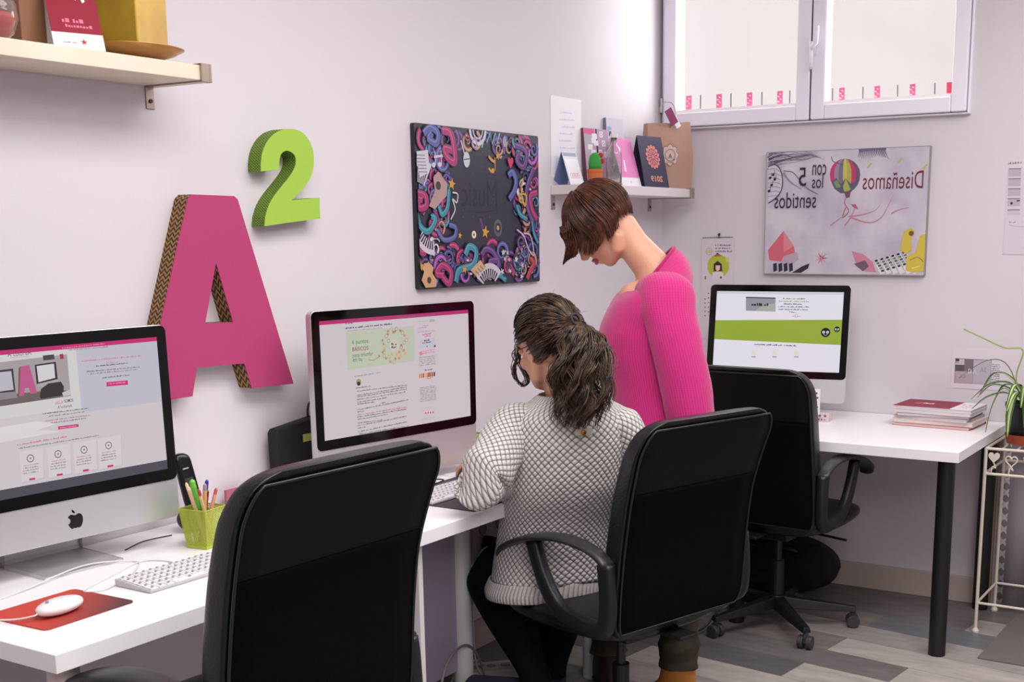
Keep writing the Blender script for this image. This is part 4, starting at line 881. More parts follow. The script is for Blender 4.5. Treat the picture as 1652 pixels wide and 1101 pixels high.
    for k in range(9): q([(800+k*12, 545-k*1.6), (809+k*12, 543-k*1.6), (809+k*12, 572-k*1.6), (800+k*12, 574-k*1.6)], rr.choice(((176, 90, 50), (206, 140, 60), (110, 60, 40), (214, 180, 110))))
    gk(838, 525, 885, 518, 3, (70, 50, 60), 30); gk(850, 578, 888, 572, 3, (226, 90, 110), 31)
    for k in range(10): gk(806, 640+k*10, 912, 624+k*10, 2, (150, 146, 156), 33+k)
    for k in range(4): p = z(843+k*16, 803-k*2); a.circ(p[0], p[1], .0028, (226, 50, 100), 10)
    gk(820, 848, 908, 832, 1.8, (180, 170, 176), 44); gk(810, 775, 900, 760, 1.6, (190, 180, 186), 45)
def scr3(a, w, h):
    a.rect(0, 0, w, h, (232, 226, 238)); P = a.px
    def z(u, v): return P(1110+u/4.4034, 440+v/4.4034)
    def q(pts, c): a.poly([z(*p) for p in pts], c)
    def gk(u0, v0, u1, v1, hp, c, s_): x0, y0 = 1110+u0/4.4034, 440+v0/4.4034; x1, y1 = 1110+u1/4.4034, 440+v1/4.4034; a.pgreek(x0, y0, x1, y1, hp, c, s_)
    a.rect(0, h-.012, w, h, (214, 208, 222))
    q([(100, 337), (1180, 337), (1180, 518), (100, 471)], (150, 172, 56))
    gk(425, 126, 475, 128, 2, (60, 56, 70), 1); gk(690, 134, 812, 136, 2, (130, 124, 140), 2); gk(555, 130, 610, 132, 2, (190, 184, 196), 3)
    q([(411, 172), (622, 178), (622, 278), (411, 271)], (150, 150, 160)); q([(411, 172), (622, 178), (622, 186), (411, 180)], (60, 58, 66)); q([(500, 250), (622, 215), (622, 278), (480, 273)], (170, 172, 172))
    p = z(450, 236); p2 = z(580, 238); a.greek((p[0], p[1]), (p2[0], p[1]), .013, (50, 48, 56), 71); a.circ((p[0]+p2[0])/2, p[1]+.005, .006, (50, 48, 56))
    for k, (u0, u1) in enumerate(((675, 832), (645, 860), (680, 820), (640, 860), (642, 852), (720, 775))): gk(u0, 189+k*19, u1, 191+k*19.3, 2.4, (90, 84, 98) if k != 1 else (150, 160, 100), 5+k)
    p = z(768, 308); a.ring(p[0], p[1], .006, .0008, (150, 130, 130)); gk(738, 312, 798, 314, 1.6, (190, 140, 140), 12)
    for u, v, R_ in ((977, 426, .0185), (1058, 404, .0115)):
        p = z(u, v); a.circ(p[0], p[1], R_, (22, 20, 26), 28); d = R_
        for sx in (-1, 1): a.ring(p[0]+sx*d*.42, p[1]+d*.05, d*.24, d*.13, (226, 224, 230), n=12); a.circ(p[0]+sx*d*.42, p[1]+d*.05, d*.12, (226, 224, 230), 8)
        a.ring(p[0], p[1]-d*.1, d*.5, d*.08, (226, 224, 230), PI*1.2, PI*1.8, 10)
    gk(472, 514, 775, 526, 2.6, (76, 44, 110), 13)
    for u in (465, 615, 770): p = z(u, 575); a.circ(p[0], p[1], .010, (226, 222, 208), 14); p = z(u, 600); a.rect(p[0]-.009, p[1]-.001, p[0]+.009, p[1]+.002, (110, 104, 116))
C1 = computer((-3.244, -.176, .822, -.065, .016), .569, .374, .094, 'silver all in one computer on the left foreground desk', scr1, -.02)
C2 = computer((-2.134, -.226, .782, -.132, .0), .65, .39, .119, 'silver all in one computer showing a green blog banner on middle desk', scr2, .0)
C3 = computer((-.335, -.680, .822, -1.385, .175), .569, .374, .094, 'silver all in one computer showing a lime green band on corner desk', scr3, .02)

# ------------------------------------------------------------------ keyboards, mice and desk things
def keyboard(loc, rz, label, w=.283, d=.116):
    root = tag(at(empty('keyboard'), loc, rz), label, 'keyboard'); zb, zf = .016, .006
    g = G(); g.add([(-w/2, -d/2, .001), (w/2, -d/2, .001), (w/2, d/2, .001), (-w/2, d/2, .001), (-w/2, -d/2, zf), (w/2, -d/2, zf), (w/2, d/2, zb), (-w/2, d/2, zb)], [(3, 2, 1, 0), (4, 5, 6, 7), (0, 1, 5, 4), (1, 2, 6, 5), (2, 3, 7, 6), (3, 0, 4, 7)])
    g.build('base', ALUL, root, bevel=.001)
    g = G(); rows = 6; tl = math.atan2(zb-zf, d); m = Matrix.Rotation(tl, 3, 'X'); a = Art((0, 0, 0), (1, 0, 0), (0, math.cos(tl), math.sin(tl)))
    n = int(round(w/.0193))
    for rr_ in range(rows):
        y = -d/2+.0115+rr_*.0187; z = zf+(y+d/2)*(zb-zf)/d+.0012
        k = 0; x = -w/2+.0045
        ks = [1]*n if rr_ else ([1.2]*3+[5.2]+[1.2]*2+[1]*max(0, n-11))
        tot = sum(ks); u = (w-.009)/tot
        for q in ks:
            g.box((x+q*u/2, y, z), (q*u-.003, .0155 if rr_ < 5 else .009, .0022), m=m); a.rect(x+q*u/2-.0035, y-.003, x+q*u/2+.0035, y+.003, (150, 148, 156)); x += q*u
    kc = g.build('keycaps', M('keycap_white', (238, 236, 240), .4), root)
    mm = parent_world(root); a.v = [tuple(mm @ (Vector(v)+Vector((0, 0, zf+.0045+d/2*(zb-zf)/d)))) for v in a.v]; a.build('key_print', PRINT, root)
    return root
keyboard((-3.155, -.421, HD), -.02, 'slim white keyboard on the left foreground desk')
root = tag(at(empty('mouse_pad'), (-3.466, -.405, HD), 0.03), 'thin red mouse pad with dark corner on the left desk', 'mouse pad')
mp = bpy.data.materials.new('mouse_pad_print'); mp.use_nodes = True; nt = mp.node_tree; b = nt.nodes['Principled BSDF']; K = nt.links.new
tc = nt.nodes.new('ShaderNodeTexCoord'); sp = nt.nodes.new('ShaderNodeSeparateXYZ'); K(tc.outputs['Object'], sp.inputs[0])
d_ = math_node(nt, 'ADD', math_node(nt, 'MULTIPLY', sp.outputs[0], 3.4), math_node(nt, 'ADD', math_node(nt, 'MULTIPLY', sp.outputs[1], -4.2), .36))
rp = nt.nodes.new('ShaderNodeValToRGB'); rp.color_ramp.elements[0].color = rgb(206, 66, 50); rp.color_ramp.elements[1].color = rgb(96, 50, 54); rp.color_ramp.elements[0].position = .25
K(d_, rp.inputs[0]); wv = nt.nodes.new('ShaderNodeTexWave'); wv.inputs['Scale'].default_value = 60; wv.inputs['Distortion'].default_value = 0; wv.bands_direction = 'DIAGONAL'; K(tc.outputs['Object'], wv.inputs[0])
mx = nt.nodes.new('ShaderNodeMixRGB'); mx.blend_type = 'MULTIPLY'; mx.inputs[0].default_value = .22; K(rp.outputs[0], mx.inputs[1]); K(wv.outputs[0], mx.inputs[2]); K(mx.outputs[0], b.inputs['Base Color']); b.inputs['Roughness'].default_value = .6
g = G(); P = []
for cx, cy, a0 in ((.097, -.083, -90), (.097, .083, 0), (-.097, .083, 90), (-.097, -.083, 180)):
    for k in range(5): t = math.radians(a0+k*22.5); P.append((cx+.012*math.cos(t), cy+.012*math.sin(t)))
g.prism(P, lambda a, b, d: (a, b, d), .0005, .003); g.build('pad', mp, root)
def mouse(loc, rz, label):
    root = tag(at(empty('mouse'), loc, rz), label, 'mouse'); g = G(); rings = []
    for t in (-1, -.92, -.7, -.35, 0, .35, .7, .92, 1):
        k = math.sqrt(max(0, 1-t*t*.985)); rings.append(((t*.054, 0, .0155), (0, 1, 0), .030*k+.001, (0, 0, 1), .0155*(k**.8)+.0005))
    g.loft(rings, n=28, sub=3, e=2.1); g.build('shell', M('mouse_white', (240, 238, 240), .18, coat=.5), root, smooth=True)
    g = G(); g.ell((-.030, 0, .031), .0035, n=10, k=6); g.build('scroll_ball', M('scroll_grey', (150, 150, 154), .4), root, smooth=True)
    return root
mouse((-3.487, -.433, HD+.003), .12, 'glossy white wired mouse on the red mouse pad')
def cable(name, pts, r_, mat, label, sm=8):
    o = G().tube([Vector(p[:3]) for p in cr(pts, sm)], r_, 8).build(name, mat, smooth=True); return tag(o, label, 'cable')
zc = HD+.0025
cable('mouse_cable', [(-3.540, -.437, HD+.016), (-3.552, -.436, HD+.014), (-3.575, -.41, HD+.010), (-3.60, -.35, HD+.006), (-3.63, -.27, zc), (-3.70, -.20, zc)][:5], .0018, CABLEW, 'white mouse cable curving off the left desk edge')
cable('keyboard_cable', [(-3.14, -.357, zc), (-3.10, -.315, zc), (-3.13, -.25, zc), (-3.24, -.29, zc), (-3.36, -.34, zc), (-3.32, -.37, zc+.001), (-3.2, -.31, zc+.004), (-3.14, -.235, zc), (-3.25, -.195, zc+.010), (-3.45, -.23, zc), (-3.60, -.25, zc)], .0017, CABLEW, 'white keyboard cable looped in front of the left computer')
# pens in mesh cups
cupmat = bpy.data.materials.new('lime_wire_mesh'); cupmat.use_nodes = True; nt = cupmat.node_tree; b = nt.nodes['Principled BSDF']; K = nt.links.new
b.inputs['Base Color'].default_value = rgb(176, 190, 58); b.inputs['Roughness'].default_value = .45
tc = nt.nodes.new('ShaderNodeTexCoord'); sp = nt.nodes.new('ShaderNodeSeparateXYZ'); K(tc.outputs['Object'], sp.inputs[0])
hx = math_node(nt, 'ADD', sp.outputs[0], sp.outputs[1]); s1 = math_node(nt, 'MULTIPLY', math_node(nt, 'ADD', hx, sp.outputs[2]), PI/.0056); s2 = math_node(nt, 'MULTIPLY', math_node(nt, 'SUBTRACT', hx, sp.outputs[2]), PI/.0056)
hl = math_node(nt, 'GREATER_THAN', math_node(nt, 'MINIMUM', math_node(nt, 'ABSOLUTE', math_node(nt, 'SINE', s1)), math_node(nt, 'ABSOLUTE', math_node(nt, 'SINE', s2))), .66)
K(math_node(nt, 'SUBTRACT', 1.0, hl), b.inputs['Alpha'])
def cup(loc, rz, label, round_=False):
    root = tag(at(empty('pen_cup'), loc, rz), label, 'pen cup'); b0, b1, h = (.030, .040, .098)
    def ringp(q, z): return [(-q, -q, z), (q, -q, z), (q, q, z), (-q, q, z)] if not round_ else [(q*math.cos(2*PI*i/24), q*math.sin(2*PI*i/24), z) for i in range(24)]
    A, B = ringp(b0, .004), ringp(b1, h); n = len(A); g = G(); g.add(A+B, [(i, (i+1) % n, n+(i+1) % n, n+i) for i in range(n)]); g.build('mesh_wall', cupmat, root)
    g = G(); g.tube([Vector(p) for p in B+[B[0], B[1]]], .0016, 6, caps=False); g.build('rim', LIME, root)
    g = G(); g.prism([(p[0]*1.03, p[1]*1.03) for p in A], lambda a, b, d: (a, b, d), .0005, .007); g.build('base', LIME, root, bevel=.001)
    return root
def pen(loc, base, top, r_, col, label, tip=(30, 30, 34), tipfrac=.12, cat='pen', cap=None, name='pen'):
    base = Vector(base)+Vector(loc); top = Vector(top)+Vector(loc); root = tag(empty(name, base), label, cat); d = top-base; L = d.length; u = d/L
    G().tube([Vector((0, 0, 0)), u*L*(1-tipfrac)], r_, 10).build('barrel', M('pen_%d_%d_%d' % col, col, .4), root, smooth=False)
    G().tube([u*L*(1-tipfrac), u*L*(1-tipfrac*.25), u*L], [r_*.95, r_*.9, r_*.35], 10).build('end_cap', M('pen_%d_%d_%d' % tip, tip, .35), root)
    return root
pc = (-2.950, -.262, HD); cup(pc, .15, 'lime wire mesh pen cup on the left desk beside the phone')
for (b0, t0, r_, c, t, lab, cat, nm) in (
    ((.004, -.004), (-.050, -.006, .168), .0042, (216, 176, 128), (240, 214, 176), 'natural wood pencil leaning far left in the lime cup', 'pencil', 'pencil'),
    ((.010, .006), (-.036, .004, .155), .0050, (150, 146, 146), (200, 200, 204), 'grey pen beside the wood pencil in the lime cup', 'pen', 'pen'),
    ((.014, -.014), (-.028, -.022, .150), .0045, (222, 186, 130), (176, 60, 50), 'yellowish wooden pencil with red end in lime cup', 'pencil', 'pencil'),
    ((.012, .014), (-.016, .012, .168), .0080, (96, 186, 66), (120, 200, 60), 'thick green highlighter in the lime cup', 'highlighter', 'highlighter'),
    ((-.008, -.006), (.010, -.004, .155), .0050, (206, 160, 116), (150, 140, 140), 'tan pen in the middle of the lime cup', 'pen', 'pen'),
    ((-.006, .006), (.022, .002, .136), .0048, (182, 34, 44), (120, 20, 30), 'red pen in the lime cup', 'pen', 'pen'),
    ((-.004, .012), (.030, .010, .160), .0048, (44, 48, 160), (40, 44, 150), 'dark blue pen tallest at right in the lime cup', 'pen', 'pen'),
    ((-.014, -.010), (.038, -.012, .140), .0045, (214, 150, 120), (196, 80, 90), 'salmon wooden pencil leaning right in the lime cup', 'pencil', 'pencil')):
    pen(pc, (b0[0], b0[1], .008), t0, r_, c, lab, t, cat=cat, name=nm)
# cordless phone and its cradle
root = tag(at(empty('phone_cradle'), (-2.845, -.115, HD), -.2), 'rounded black phone cradle on the desk behind the lime pen cup', 'phone cradle')
G().ell((0, 0, .018), (.048, .040, .034), n=24, k=14).build('body', BLK, root, smooth=True); root.location.z = HD+.014
root = tag(at(empty('cordless_phone'), (-2.835, -.106, HD+.052), -.25), 'black cordless phone standing upright behind the lime pen cup', 'phone')
g = G(); rings = []
for z, a_, b_ in ((0, .019, .010), (.01, .023, .013), (.06, .023, .013), (.11, .0225, .0125), (.133, .0215, .012), (.142, .016, .010), (.146, .008, .006)): rings.append(((-.0008*0-z*.12, z*.18, z), (1, 0, 0), a_, (0, 1, 0), b_))
g.loft(rings, n=24, sub=3, e=3.2); g.build('handset', M('phone_black', (16, 15, 18), .25), root, smooth=True)
g = G(); g.bx((-.013, -.0145, .03), (.010, -.0125, .085)); o = g.build('phone_display', M('phone_panel', (58, 54, 62), .2), root); o.rotation_euler = (-.18, -.12, 0)
g = G(); g.bx((-.010, -.0140, .108), (.006, -.0125, .111)); o = g.build('earpiece', M('silver_mark', (190, 188, 192), .3), root); o.rotation_euler = (-.18, -.12, 0)
cable('phone_cable', [(-2.92, -.11, zc), (-3.0, -.10, zc), (-3.08, -.13, zc)], .0015, CABLEB, 'thin black phone cable on the left desk')
tag(at(G().bx((-.045, -.004, 0), (.045, .004, .062)).build('note_card', M('rose_card', (176, 96, 116), .7)), (-2.615, -.030, HD)), 'dusty pink card standing against wall behind the lime pen cup', 'card')
# black pouch behind the middle computer
root = tag(at(empty('laptop_sleeve'), (-2.385, -.045, HD), 0.0), 'black sleeve with lime label standing behind the middle computer', 'sleeve')
g = G(); P = [(-.100, 0), (.10, 0), (.11, .222), (.10, .230), (-.095, .208), (-.106, .198)]; g.prism(P, lambda a, b, d: (a, d, b), -.018, .018); g.build('pouch', M('neoprene', (20, 17, 24), .8, bump=(200, .3)), root, bevel=.008, seg=3)
g = G(); g.bx((.002, -.0195, .158), (.038, -.0182, .180)); g.build('label', M('lime_label', (176, 180, 90), .6), root)
g = G(); g.tube([Vector(p) for p in cr([(.045, 0, .21), (.047, 0, .25), (.062, 0, .268), (.085, 0, .25), (.095, 0, .21)], 5)], .0035, 6); g.tube([Vector(p) for p in cr([(.065, 0, .215), (.067, 0, .240), (.074, 0, .247), (.082, 0, .22)], 5)], .005, 6); g.build('cord', CABLEB, root, smooth=True)
# middle desk: mat, keyboard, papers, cup
root = tag(at(G().bx((-.25, -.165, 0), (.25, .165, .003)).build('desk_mat', M('dark_mat', (66, 60, 70), .7), bevel=.001), (-2.07, -.455, HD)), 'dark grey desk mat under the keyboard of the middle desk', 'desk mat')
keyboard((-2.115, -.425, HD+.003), -.03, 'slim white keyboard on the dark desk mat', w=.40)
tag(at(G().bx((-.105, -.14, 0), (.105, .14, .002)).build('paper_sheet', PAPER), (-2.28, -.16, HD), .2), 'white paper lying on the middle desk left of the screen foot', 'paper').location.z = HD
tag(at(G().bx((-.13, -.075, 0), (.13, .075, .002)).build('paper_sheet', PAPER), (-1.82, -.27, HD), -.3), 'white paper lying on middle desk beside the lime pen cup', 'paper')
cable('desk_cable', [(-2.28, -.33, zc), (-2.20, -.30, zc+.012), (-2.08, -.27, zc+.010), (-2.02, -.29, zc+.002), (-2.10, -.31, zc+.002)], .0022, CABLEB, 'short black cable coiled beside the middle desk mat')
pc = (-1.735, -.185, HD); cup(pc, .3, 'lime wire mesh pen cup behind the seated person', True)
pen(pc, (.0, -.006, .008), (-.024, -.008, .135), .006, (176, 60, 150), 'magenta marker in the pen cup behind the seated person', (150, 40, 130), cat='marker', name='marker')
pen(pc, (-.008, .0, .008), (.006, -.004, .138), .006, (112, 60, 44), 'brown marker in the pen cup behind the seated person', (40, 30, 30), cat='marker', name='marker')
pen(pc, (-.012, .008, .008), (.022, .006, .150), .0045, (150, 40, 60), 'dark red pencil in the pen cup behind the seated person', (60, 30, 40), cat='pencil', name='pencil')
root = tag(at(empty('scissors'), (pc[0]-.012, pc[1]+.006, HD)), 'dark handled scissors standing in the cup behind seated person', 'scissors')
G().box((0, 0, .06), (.010, .003, .10)).build('blade', ALUL, root); G().tube([(-.004+.016*math.cos(t), 0, .150+.024*math.sin(t)) for t in [2*PI*i/20 for i in range(21)]], .0022, 6, caps=False).build('handle', M('scissor_handle', (54, 50, 70), .4), root, smooth=True)

# corner desk: papers, little things
root = tag(at(empty('keyboard_box'), (-.30, -.865, HD), .1), 'small white patterned box under the corner desk screen', 'box')
G().bx((-.03, -.045, 0), (.03, .045, .035)).build('box', M('pinkish_card', (214, 196, 200), .6), root, bevel=.002)
a = Art(parent_world(root) @ Vector((-.0303, .045, 0)), parent_world(root).to_3x3() @ Vector((0, -1, 0)), (0, 0, 1))
for k in range(4): a.star(.012+k*.021, .024, .008, (110, 90, 104))
a.greek((.02, .006), (.08, .006), .008, (90, 76, 90), 3); a.build('print', PRINT, root)
root = tag(empty('hanging_tag', (-.375, -.878, HD+.12)), 'white patterned tag hanging from the lower edge of corner desk screen', 'tag')
G().bx((-.001, -.014, -.085), (.001, .014, .015)).build('tag_body', PAPER, root)
a = Art((-.3763, -.864, HD+.035), (0, -1, 0), (0, 0, 1))
for k in range(5): a.circ(.014+(k % 2)*.004, .012+k*.018, .004, (70, 60, 70), 8)
a.build('print', PRINT, root)
def book(z, w, d, t, x, y, rz, cover, label, name='book', draw=None, droop=0):
    root = tag(at(empty(name), (x, y, z), rz), label, 'book' if name == 'book' else 'folder')
    g = G(); g.bx((-d/2, -w/2, 0), (d/2, w/2, .0012)); g.bx((-d/2, -w/2, t-.0012), (d/2, w/2, t)); g.bx((d/2-.001, -w/2, 0), (d/2, w/2, t)); g.build('cover', cover, root)
    G().bx((-d/2+.004, -w/2+.004, .0014), (d/2-.0015, w/2-.004, t-.0014)).build('pages', M('page_edges', (226, 216, 214), .8), root)
    if draw:
        m = parent_world(root); a = Art(m @ Vector((-d/2, w/2, t+.0002)), m.to_3x3() @ Vector((0, -1, 0)), m.to_3x3() @ Vector((1, 0, 0))); draw(a, w, d); a.build('print', PRINT, root)
    return root
def topdraw(a, w, d):
    a.rect(0, 0, w*.72, d, (140, 48, 74)); a.rect(w*.72, 0, w, d, (232, 226, 230)); a.stroke([(w*.18, d*.45), (w*.24, d*.62), (w*.30, d*.5), (w*.22, d*.42)], .006, (206, 150, 110), 5); a.poly([(w*.28, d*.5), (w*.42, d*.48), (w*.42, d*.60), (w*.36, d*.55), (w*.3, d*.62)], (236, 226, 220))
    a.greek((w*.76, d*.62), (w*.90, d*.62), .022, (150, 60, 90), 8)
    for k in range(4): a.greek((w*.78, d*(.5-k*.09)), (w*.92, d*(.5-k*.09)), .008, (190, 120, 140), k)
sx, sy = -.170, -1.305; z = HD
book(z, .30, .215, .012, sx, sy, -.06, M('red_cover', (196, 54, 74), .5), 'thin red folder at the bottom of the pile on corner desk', 'folder'); z += .0122
book(z, .31, .215, .016, sx+.004, sy-.003, -.03, M('cream_cover', (226, 212, 200), .6), 'cream folder just above the red one in the corner desk pile', 'folder'); z += .0162
book(z, .29, .21, .010, sx, sy+.002, -.08, M('pale_cover', (214, 202, 206), .5), 'pale book in the middle of the corner desk pile'); z += .0102
book(z, .28, .21, .013, sx+.002, sy, .0, M('mauve_cover', (150, 124, 148), .4), 'grey mauve magazine in the corner desk pile'); z += .0132
book(z, .30, .212, .014, sx, sy-.002, -.05, M('white_cover', (226, 222, 228), .35), 'white glossy magazine second from top of the corner desk pile'); z += .0142
book(z, .305, .212, .011, sx, sy, -.04, M('white_cover', (226, 222, 228), .35), 'maroon and white catalogue on top of the corner desk pile', draw=topdraw); z += .0112

# ------------------------------------------------------------------ under the desks
sp_ = pa(792, 862, 1, -.26)
root = tag(at(empty('socket_block'), sp_), 'white desk mounted socket block under the middle desk edge', 'socket')
G().bx((-.13, -.02, -.07), (.10, .02, .075)).build('housing', M('socket_white', (206, 196, 194), .4), root, bevel=.004, seg=3)
for q in ((.02, .035), (.02, -.030), (-.075, .035)):
    o = G().lathe([(0, 0), (.019, 0), (.019, .003), (.016, .003), (.016, -.004), (0, -.004)], n=20).build('outlet', M('socket_grey', (160, 150, 152), .5), root); o.location = (q[0], -.021, q[1]); o.rotation_euler = (PI/2, 0, 0)
root = tag(at(empty('power_plug'), sp_+Vector((-.075, -.045, -.035))), 'black power adapter plugged into the white socket block', 'plug')
o = G().bx((-.022, -.020, -.048), (.022, .020, .048)).build('body', BLK, root, bevel=.008, seg=3); o.rotation_euler = (0, .35, 0)
def so(x, y, z): return sp_+Vector((x, y, z))
cable('power_cable', [so(-.055, -.07, -.03), so(-.09, -.085, -.02), so(-.14, -.07, -.01), so(-.15, -.04, -.08), so(-.14, -.02, -.25), so(-.10, 0, -.42), so(-.04, 0, sp_.z*-1+.012)], .003, CABLEW, 'pale power cable hanging from the white socket block')
cable('power_cable', [(-2.47, -.33, .42), (-2.38, -.30, .38), (-2.25, -.28, .42), (-2.15, -.25, .52)], .004, CABLEB, 'black cable sagging across the lilac panel')
cable('power_cable', [(-2.47, -.35, .26), (-2.36, -.30, .33), (-2.2, -.28, .46), (-2.12, -.25, .50)], .003, CABLEB, 'black cable running diagonally below the sagging one')
cable('power_cable', [(-2.30, -.45, .12), (-2.2, -.42, .24), (-2.08, -.40, .26), (-1.98, -.38, .18), (-1.90, -.36, .02)], .004, M('grey_cable', (140, 132, 134), .5), 'grey cable arching down to the floor under the middle desk')
cable('power_cable', [(-2.05, -.30, .02), (-1.95, -.25, .08), (-1.82, -.24, .10), (-1.72, -.22, .05)], .003, CABLEW, 'white cable leading into the floor power strip')
root = tag(at(empty('power_strip'), (-1.745, -.235, 0), -.75), 'white power strip box lying on the floor under the middle desk', 'power strip')
G().bx((-.12, -.05, 0), (.12, .05, .055)).build('body', M('strip_white', (214, 206, 202), .4), root, bevel=.005, seg=3)
for k in range(4): G().cyl((-.08+k*.05, 0, .0551), (-.08+k*.05, 0, .057), .017, 18).build('outlet', M('socket_grey', (160, 150, 152), .5), root)
root = tag(at(empty('footstool'), (-2.20, -.62, 0), .35), 'dark navy upholstered footstool on the floor under the middle desk', 'footstool')
G().bx((-.20, -.16, .10), (.20, .16, .17)).build('cushion', M('navy_cloth', (44, 40, 66), .9, bump=(160, .5)), root, bevel=.025, seg=4)
for q in ((-.16, -.12), (.16, -.12), (-.16, .12), (.16, .12)): G().cyl((q[0], q[1], 0), (q[0], q[1], .11), .014, 12).build('leg', BLK, root)
root = tag(at(empty('backpack'), (-.22, -.72, 0)), 'dark rounded bag slumped on the floor under the corner desk', 'bag')
g = G(); g.ell((0, .02, .14), (.11, .25, .115), n=24, k=14); g.ell((0, .05, .06), (.12, .21, .06), n=24, k=12); g.ell((-.05, -.10, .14), (.07, .14, .10), n=20, k=12)
g.build('bag_body', M('maroon_black', (22, 12, 13), .9, bump=(60, .4)), root, remesh=.012, smo=3)
G().tube([Vector(p) for p in cr([(-.10, -.08, .20), (-.13, -.05, .22), (-.13, .08, .22), (-.10, .12, .20)], 4)], .008, 8).build('strap', BLK, root, smooth=True)
cable('floor_cable', [(-.75, -.70, .55), (-.76, -.72, .35), (-.80, -.72, .18), (-.90, -.66, .03), (-1.05, -.60, .008)], .004, CABLEB, 'black cable dropping to the floor from the corner desk')
tag(at(G().bx((-.3, -.45, 0), (.3, .45, .006)).build('floor_mat', M('grey_mat', (112, 104, 100), .85, bump=(90, .4)), bevel=.002), (-.385, -2.07, .0), -.02), 'flat grey mat on the floor in front of the lace curtain', 'mat')

# ------------------------------------------------------------------ plant rack
root = tag(empty('plant_rack', (-.22, -1.76, 0)), 'cream metal plant rack with heart ornaments right of the corner desk', 'rack')
CRM = M('cream_metal', (226, 214, 200), .4)
X0, X1, Y0, Y1 = -.156, .154, -.235, .225
for i, (x, y) in enumerate(((X0, Y0), (X0, Y1), (X1, Y0), (X1, Y1))):
    g = G(); g.cyl((x, y, 0), (x, y, .706), .0065, 12); g.lathe([(0, 0), (.013, 0), (.014, .006), (.008, .016), (.0065, .02)], (x, y, 0), 14); g.build('leg', CRM, root, smooth=False)
for z in (.115, .706, .612):
    for a_, b_ in (((X0, Y0), (X0, Y1)), ((X1, Y0), (X1, Y1)), ((X0, Y0), (X1, Y0)), ((X0, Y1), (X1, Y1))):
        G().tube([(a_[0], a_[1], z), (b_[0], b_[1], z)], .0055 if z > .2 else .005, 10).build('rail', CRM, root)
for k in range(1, 9): y = Y0+(Y1-Y0)*k/9; G().tube([(X0, y, .704), (X1, y, .704)], .003, 8).build('shelf_wire', CRM, root)
def heart(y, z, s_, solid):
    P = []
    for i in range(28):
        t = 2*PI*i/28; P.append((y+s_*.0625*16*math.sin(t)**3/1.0*.9, z+s_*.0625*(13*math.cos(t)-5*math.cos(2*t)-2*math.cos(3*t)-math.cos(4*t))))
    g = G()
    if solid: g.prism(P, lambda a, b, d: (X0+d, a, b), -.004, .001)
    else: g.tube([(X0-.002, a, b) for a, b in P+[P[0]]], .0028, 6, caps=False)
    zb = z-s_*1.06; g.tube([Vector(p) for p in cr([(X0-.002, y, zb+.004), (X0-.002, y-.008, (zb+.612)/2+.004), (X0-.002, y+.004, .640), (X0-.002, y+.008, .612)], 4)], .0025, 6)
    g.build('heart', CRM, root)
for k in range(7): heart(Y1-.030-k*.062, .676 if k % 2 == 0 else .666, .023, k % 2 == 0)
for k in range(7): pass
# spider plant
root = tag(empty('potted_plant', (-.225, -1.640, .712)), 'green and white striped spider plant in black pot on the rack', 'plant')
G().lathe([(0, .0), (.050, 0), (.058, .028), (.056, .028), (.048, .004), (0, .004)]).build('saucer', M('terracotta', (176, 84, 56), .7), root, smooth=False)
G().lathe([(0, .006), (.042, .006), (.058, .108), (.061, .108), (.061, .118), (.055, .118), (.052, .100), (0, .100)]).build('pot', M('pot_black', (22, 20, 22), .5), root)
LEAF = bpy.data.materials.new('leaf_striped'); LEAF.use_nodes = True; nt = LEAF.node_tree; b = nt.nodes['Principled BSDF']; tc = nt.nodes.new('ShaderNodeTexCoord'); sp = nt.nodes.new('ShaderNodeSeparateXYZ'); nt.links.new(tc.outputs['UV'], sp.inputs[0])
rp = nt.nodes.new('ShaderNodeValToRGB'); e = rp.color_ramp.elements; e[0].color = rgb(70, 112, 44); e[0].position = .28; e[1].color = rgb(206, 216, 150); e[1].position = .38; n2 = e.new(.62); n2.color = rgb(206, 216, 150); n3 = e.new(.72); n3.color = rgb(70, 112, 44)
nt.links.new(sp.outputs[0], rp.inputs[0]); nt.links.new(rp.outputs[0], b.inputs['Base Color']); b.inputs['Roughness'].default_value = .4
def leaf(pts, w, tw=0):
    C = [Vector(p) for p in cr(pts, 5)]; n = len(C); vs = []; fs = []; uv = []
    for i, c in enumerate(C):
        t = (C[min(i+1, n-1)]-C[max(i-1, 0)]).normalized(); s_ = t.cross(Vector((0, 0, 1)));
        if s_.length < .1: s_ = Vector((0, 1, 0))
        s_.normalize(); up = s_.cross(t); k = w*math.sin(PI*min(.5, .18+.62*i/n) if i < n*.5 else PI*(.5+.49*(i/n-.5)*2))
        vs += [c-s_*k+up*k*.35, c, c+s_*k+up*k*.35]
    for i in range(n-1):
        for j in (0, 1): fs.append((3*i+j, 3*i+j+1, 3*i+j+4, 3*i+j+3)); uv.append([(j*.5, 0), (j*.5+.5, 0), (j*.5+.5, 1), (j*.5, 1)])
    o = G().add(vs, fs, uv).build('leaf', LEAF, root, smooth=True); o.modifiers.new('t', 'SOLIDIFY').thickness = .0006
root.scale = (1.28, 1.28, 1.28); rl = random.Random(12)
leaf([(0, 0, .10), (-.02, .04, .17), (-.03, .10, .17), (-.04, .15, .125)], .010)
leaf([(0, .01, .10), (-.03, .05, .145), (-.05, .10, .135), (-.07, .14, .10)], .009)
leaf([(0, 0, .10), (-.05, .02, .15), (-.085, .03, .10), (-.10, .03, .03)], .011)
leaf([(0, .0, .10), (-.04, .00, .16), (-.08, -.01, .13), (-.10, -.015, .06)], .010)
leaf([(-.01, .01, .10), (-.03, .06, .16), (-.05, .09, .10), (-.05, .105, .0)], .004)
leaf([(0, .01, .10), (.0, .06, .22), (.0, .12, .235), (.0, .20, .18)], .005)
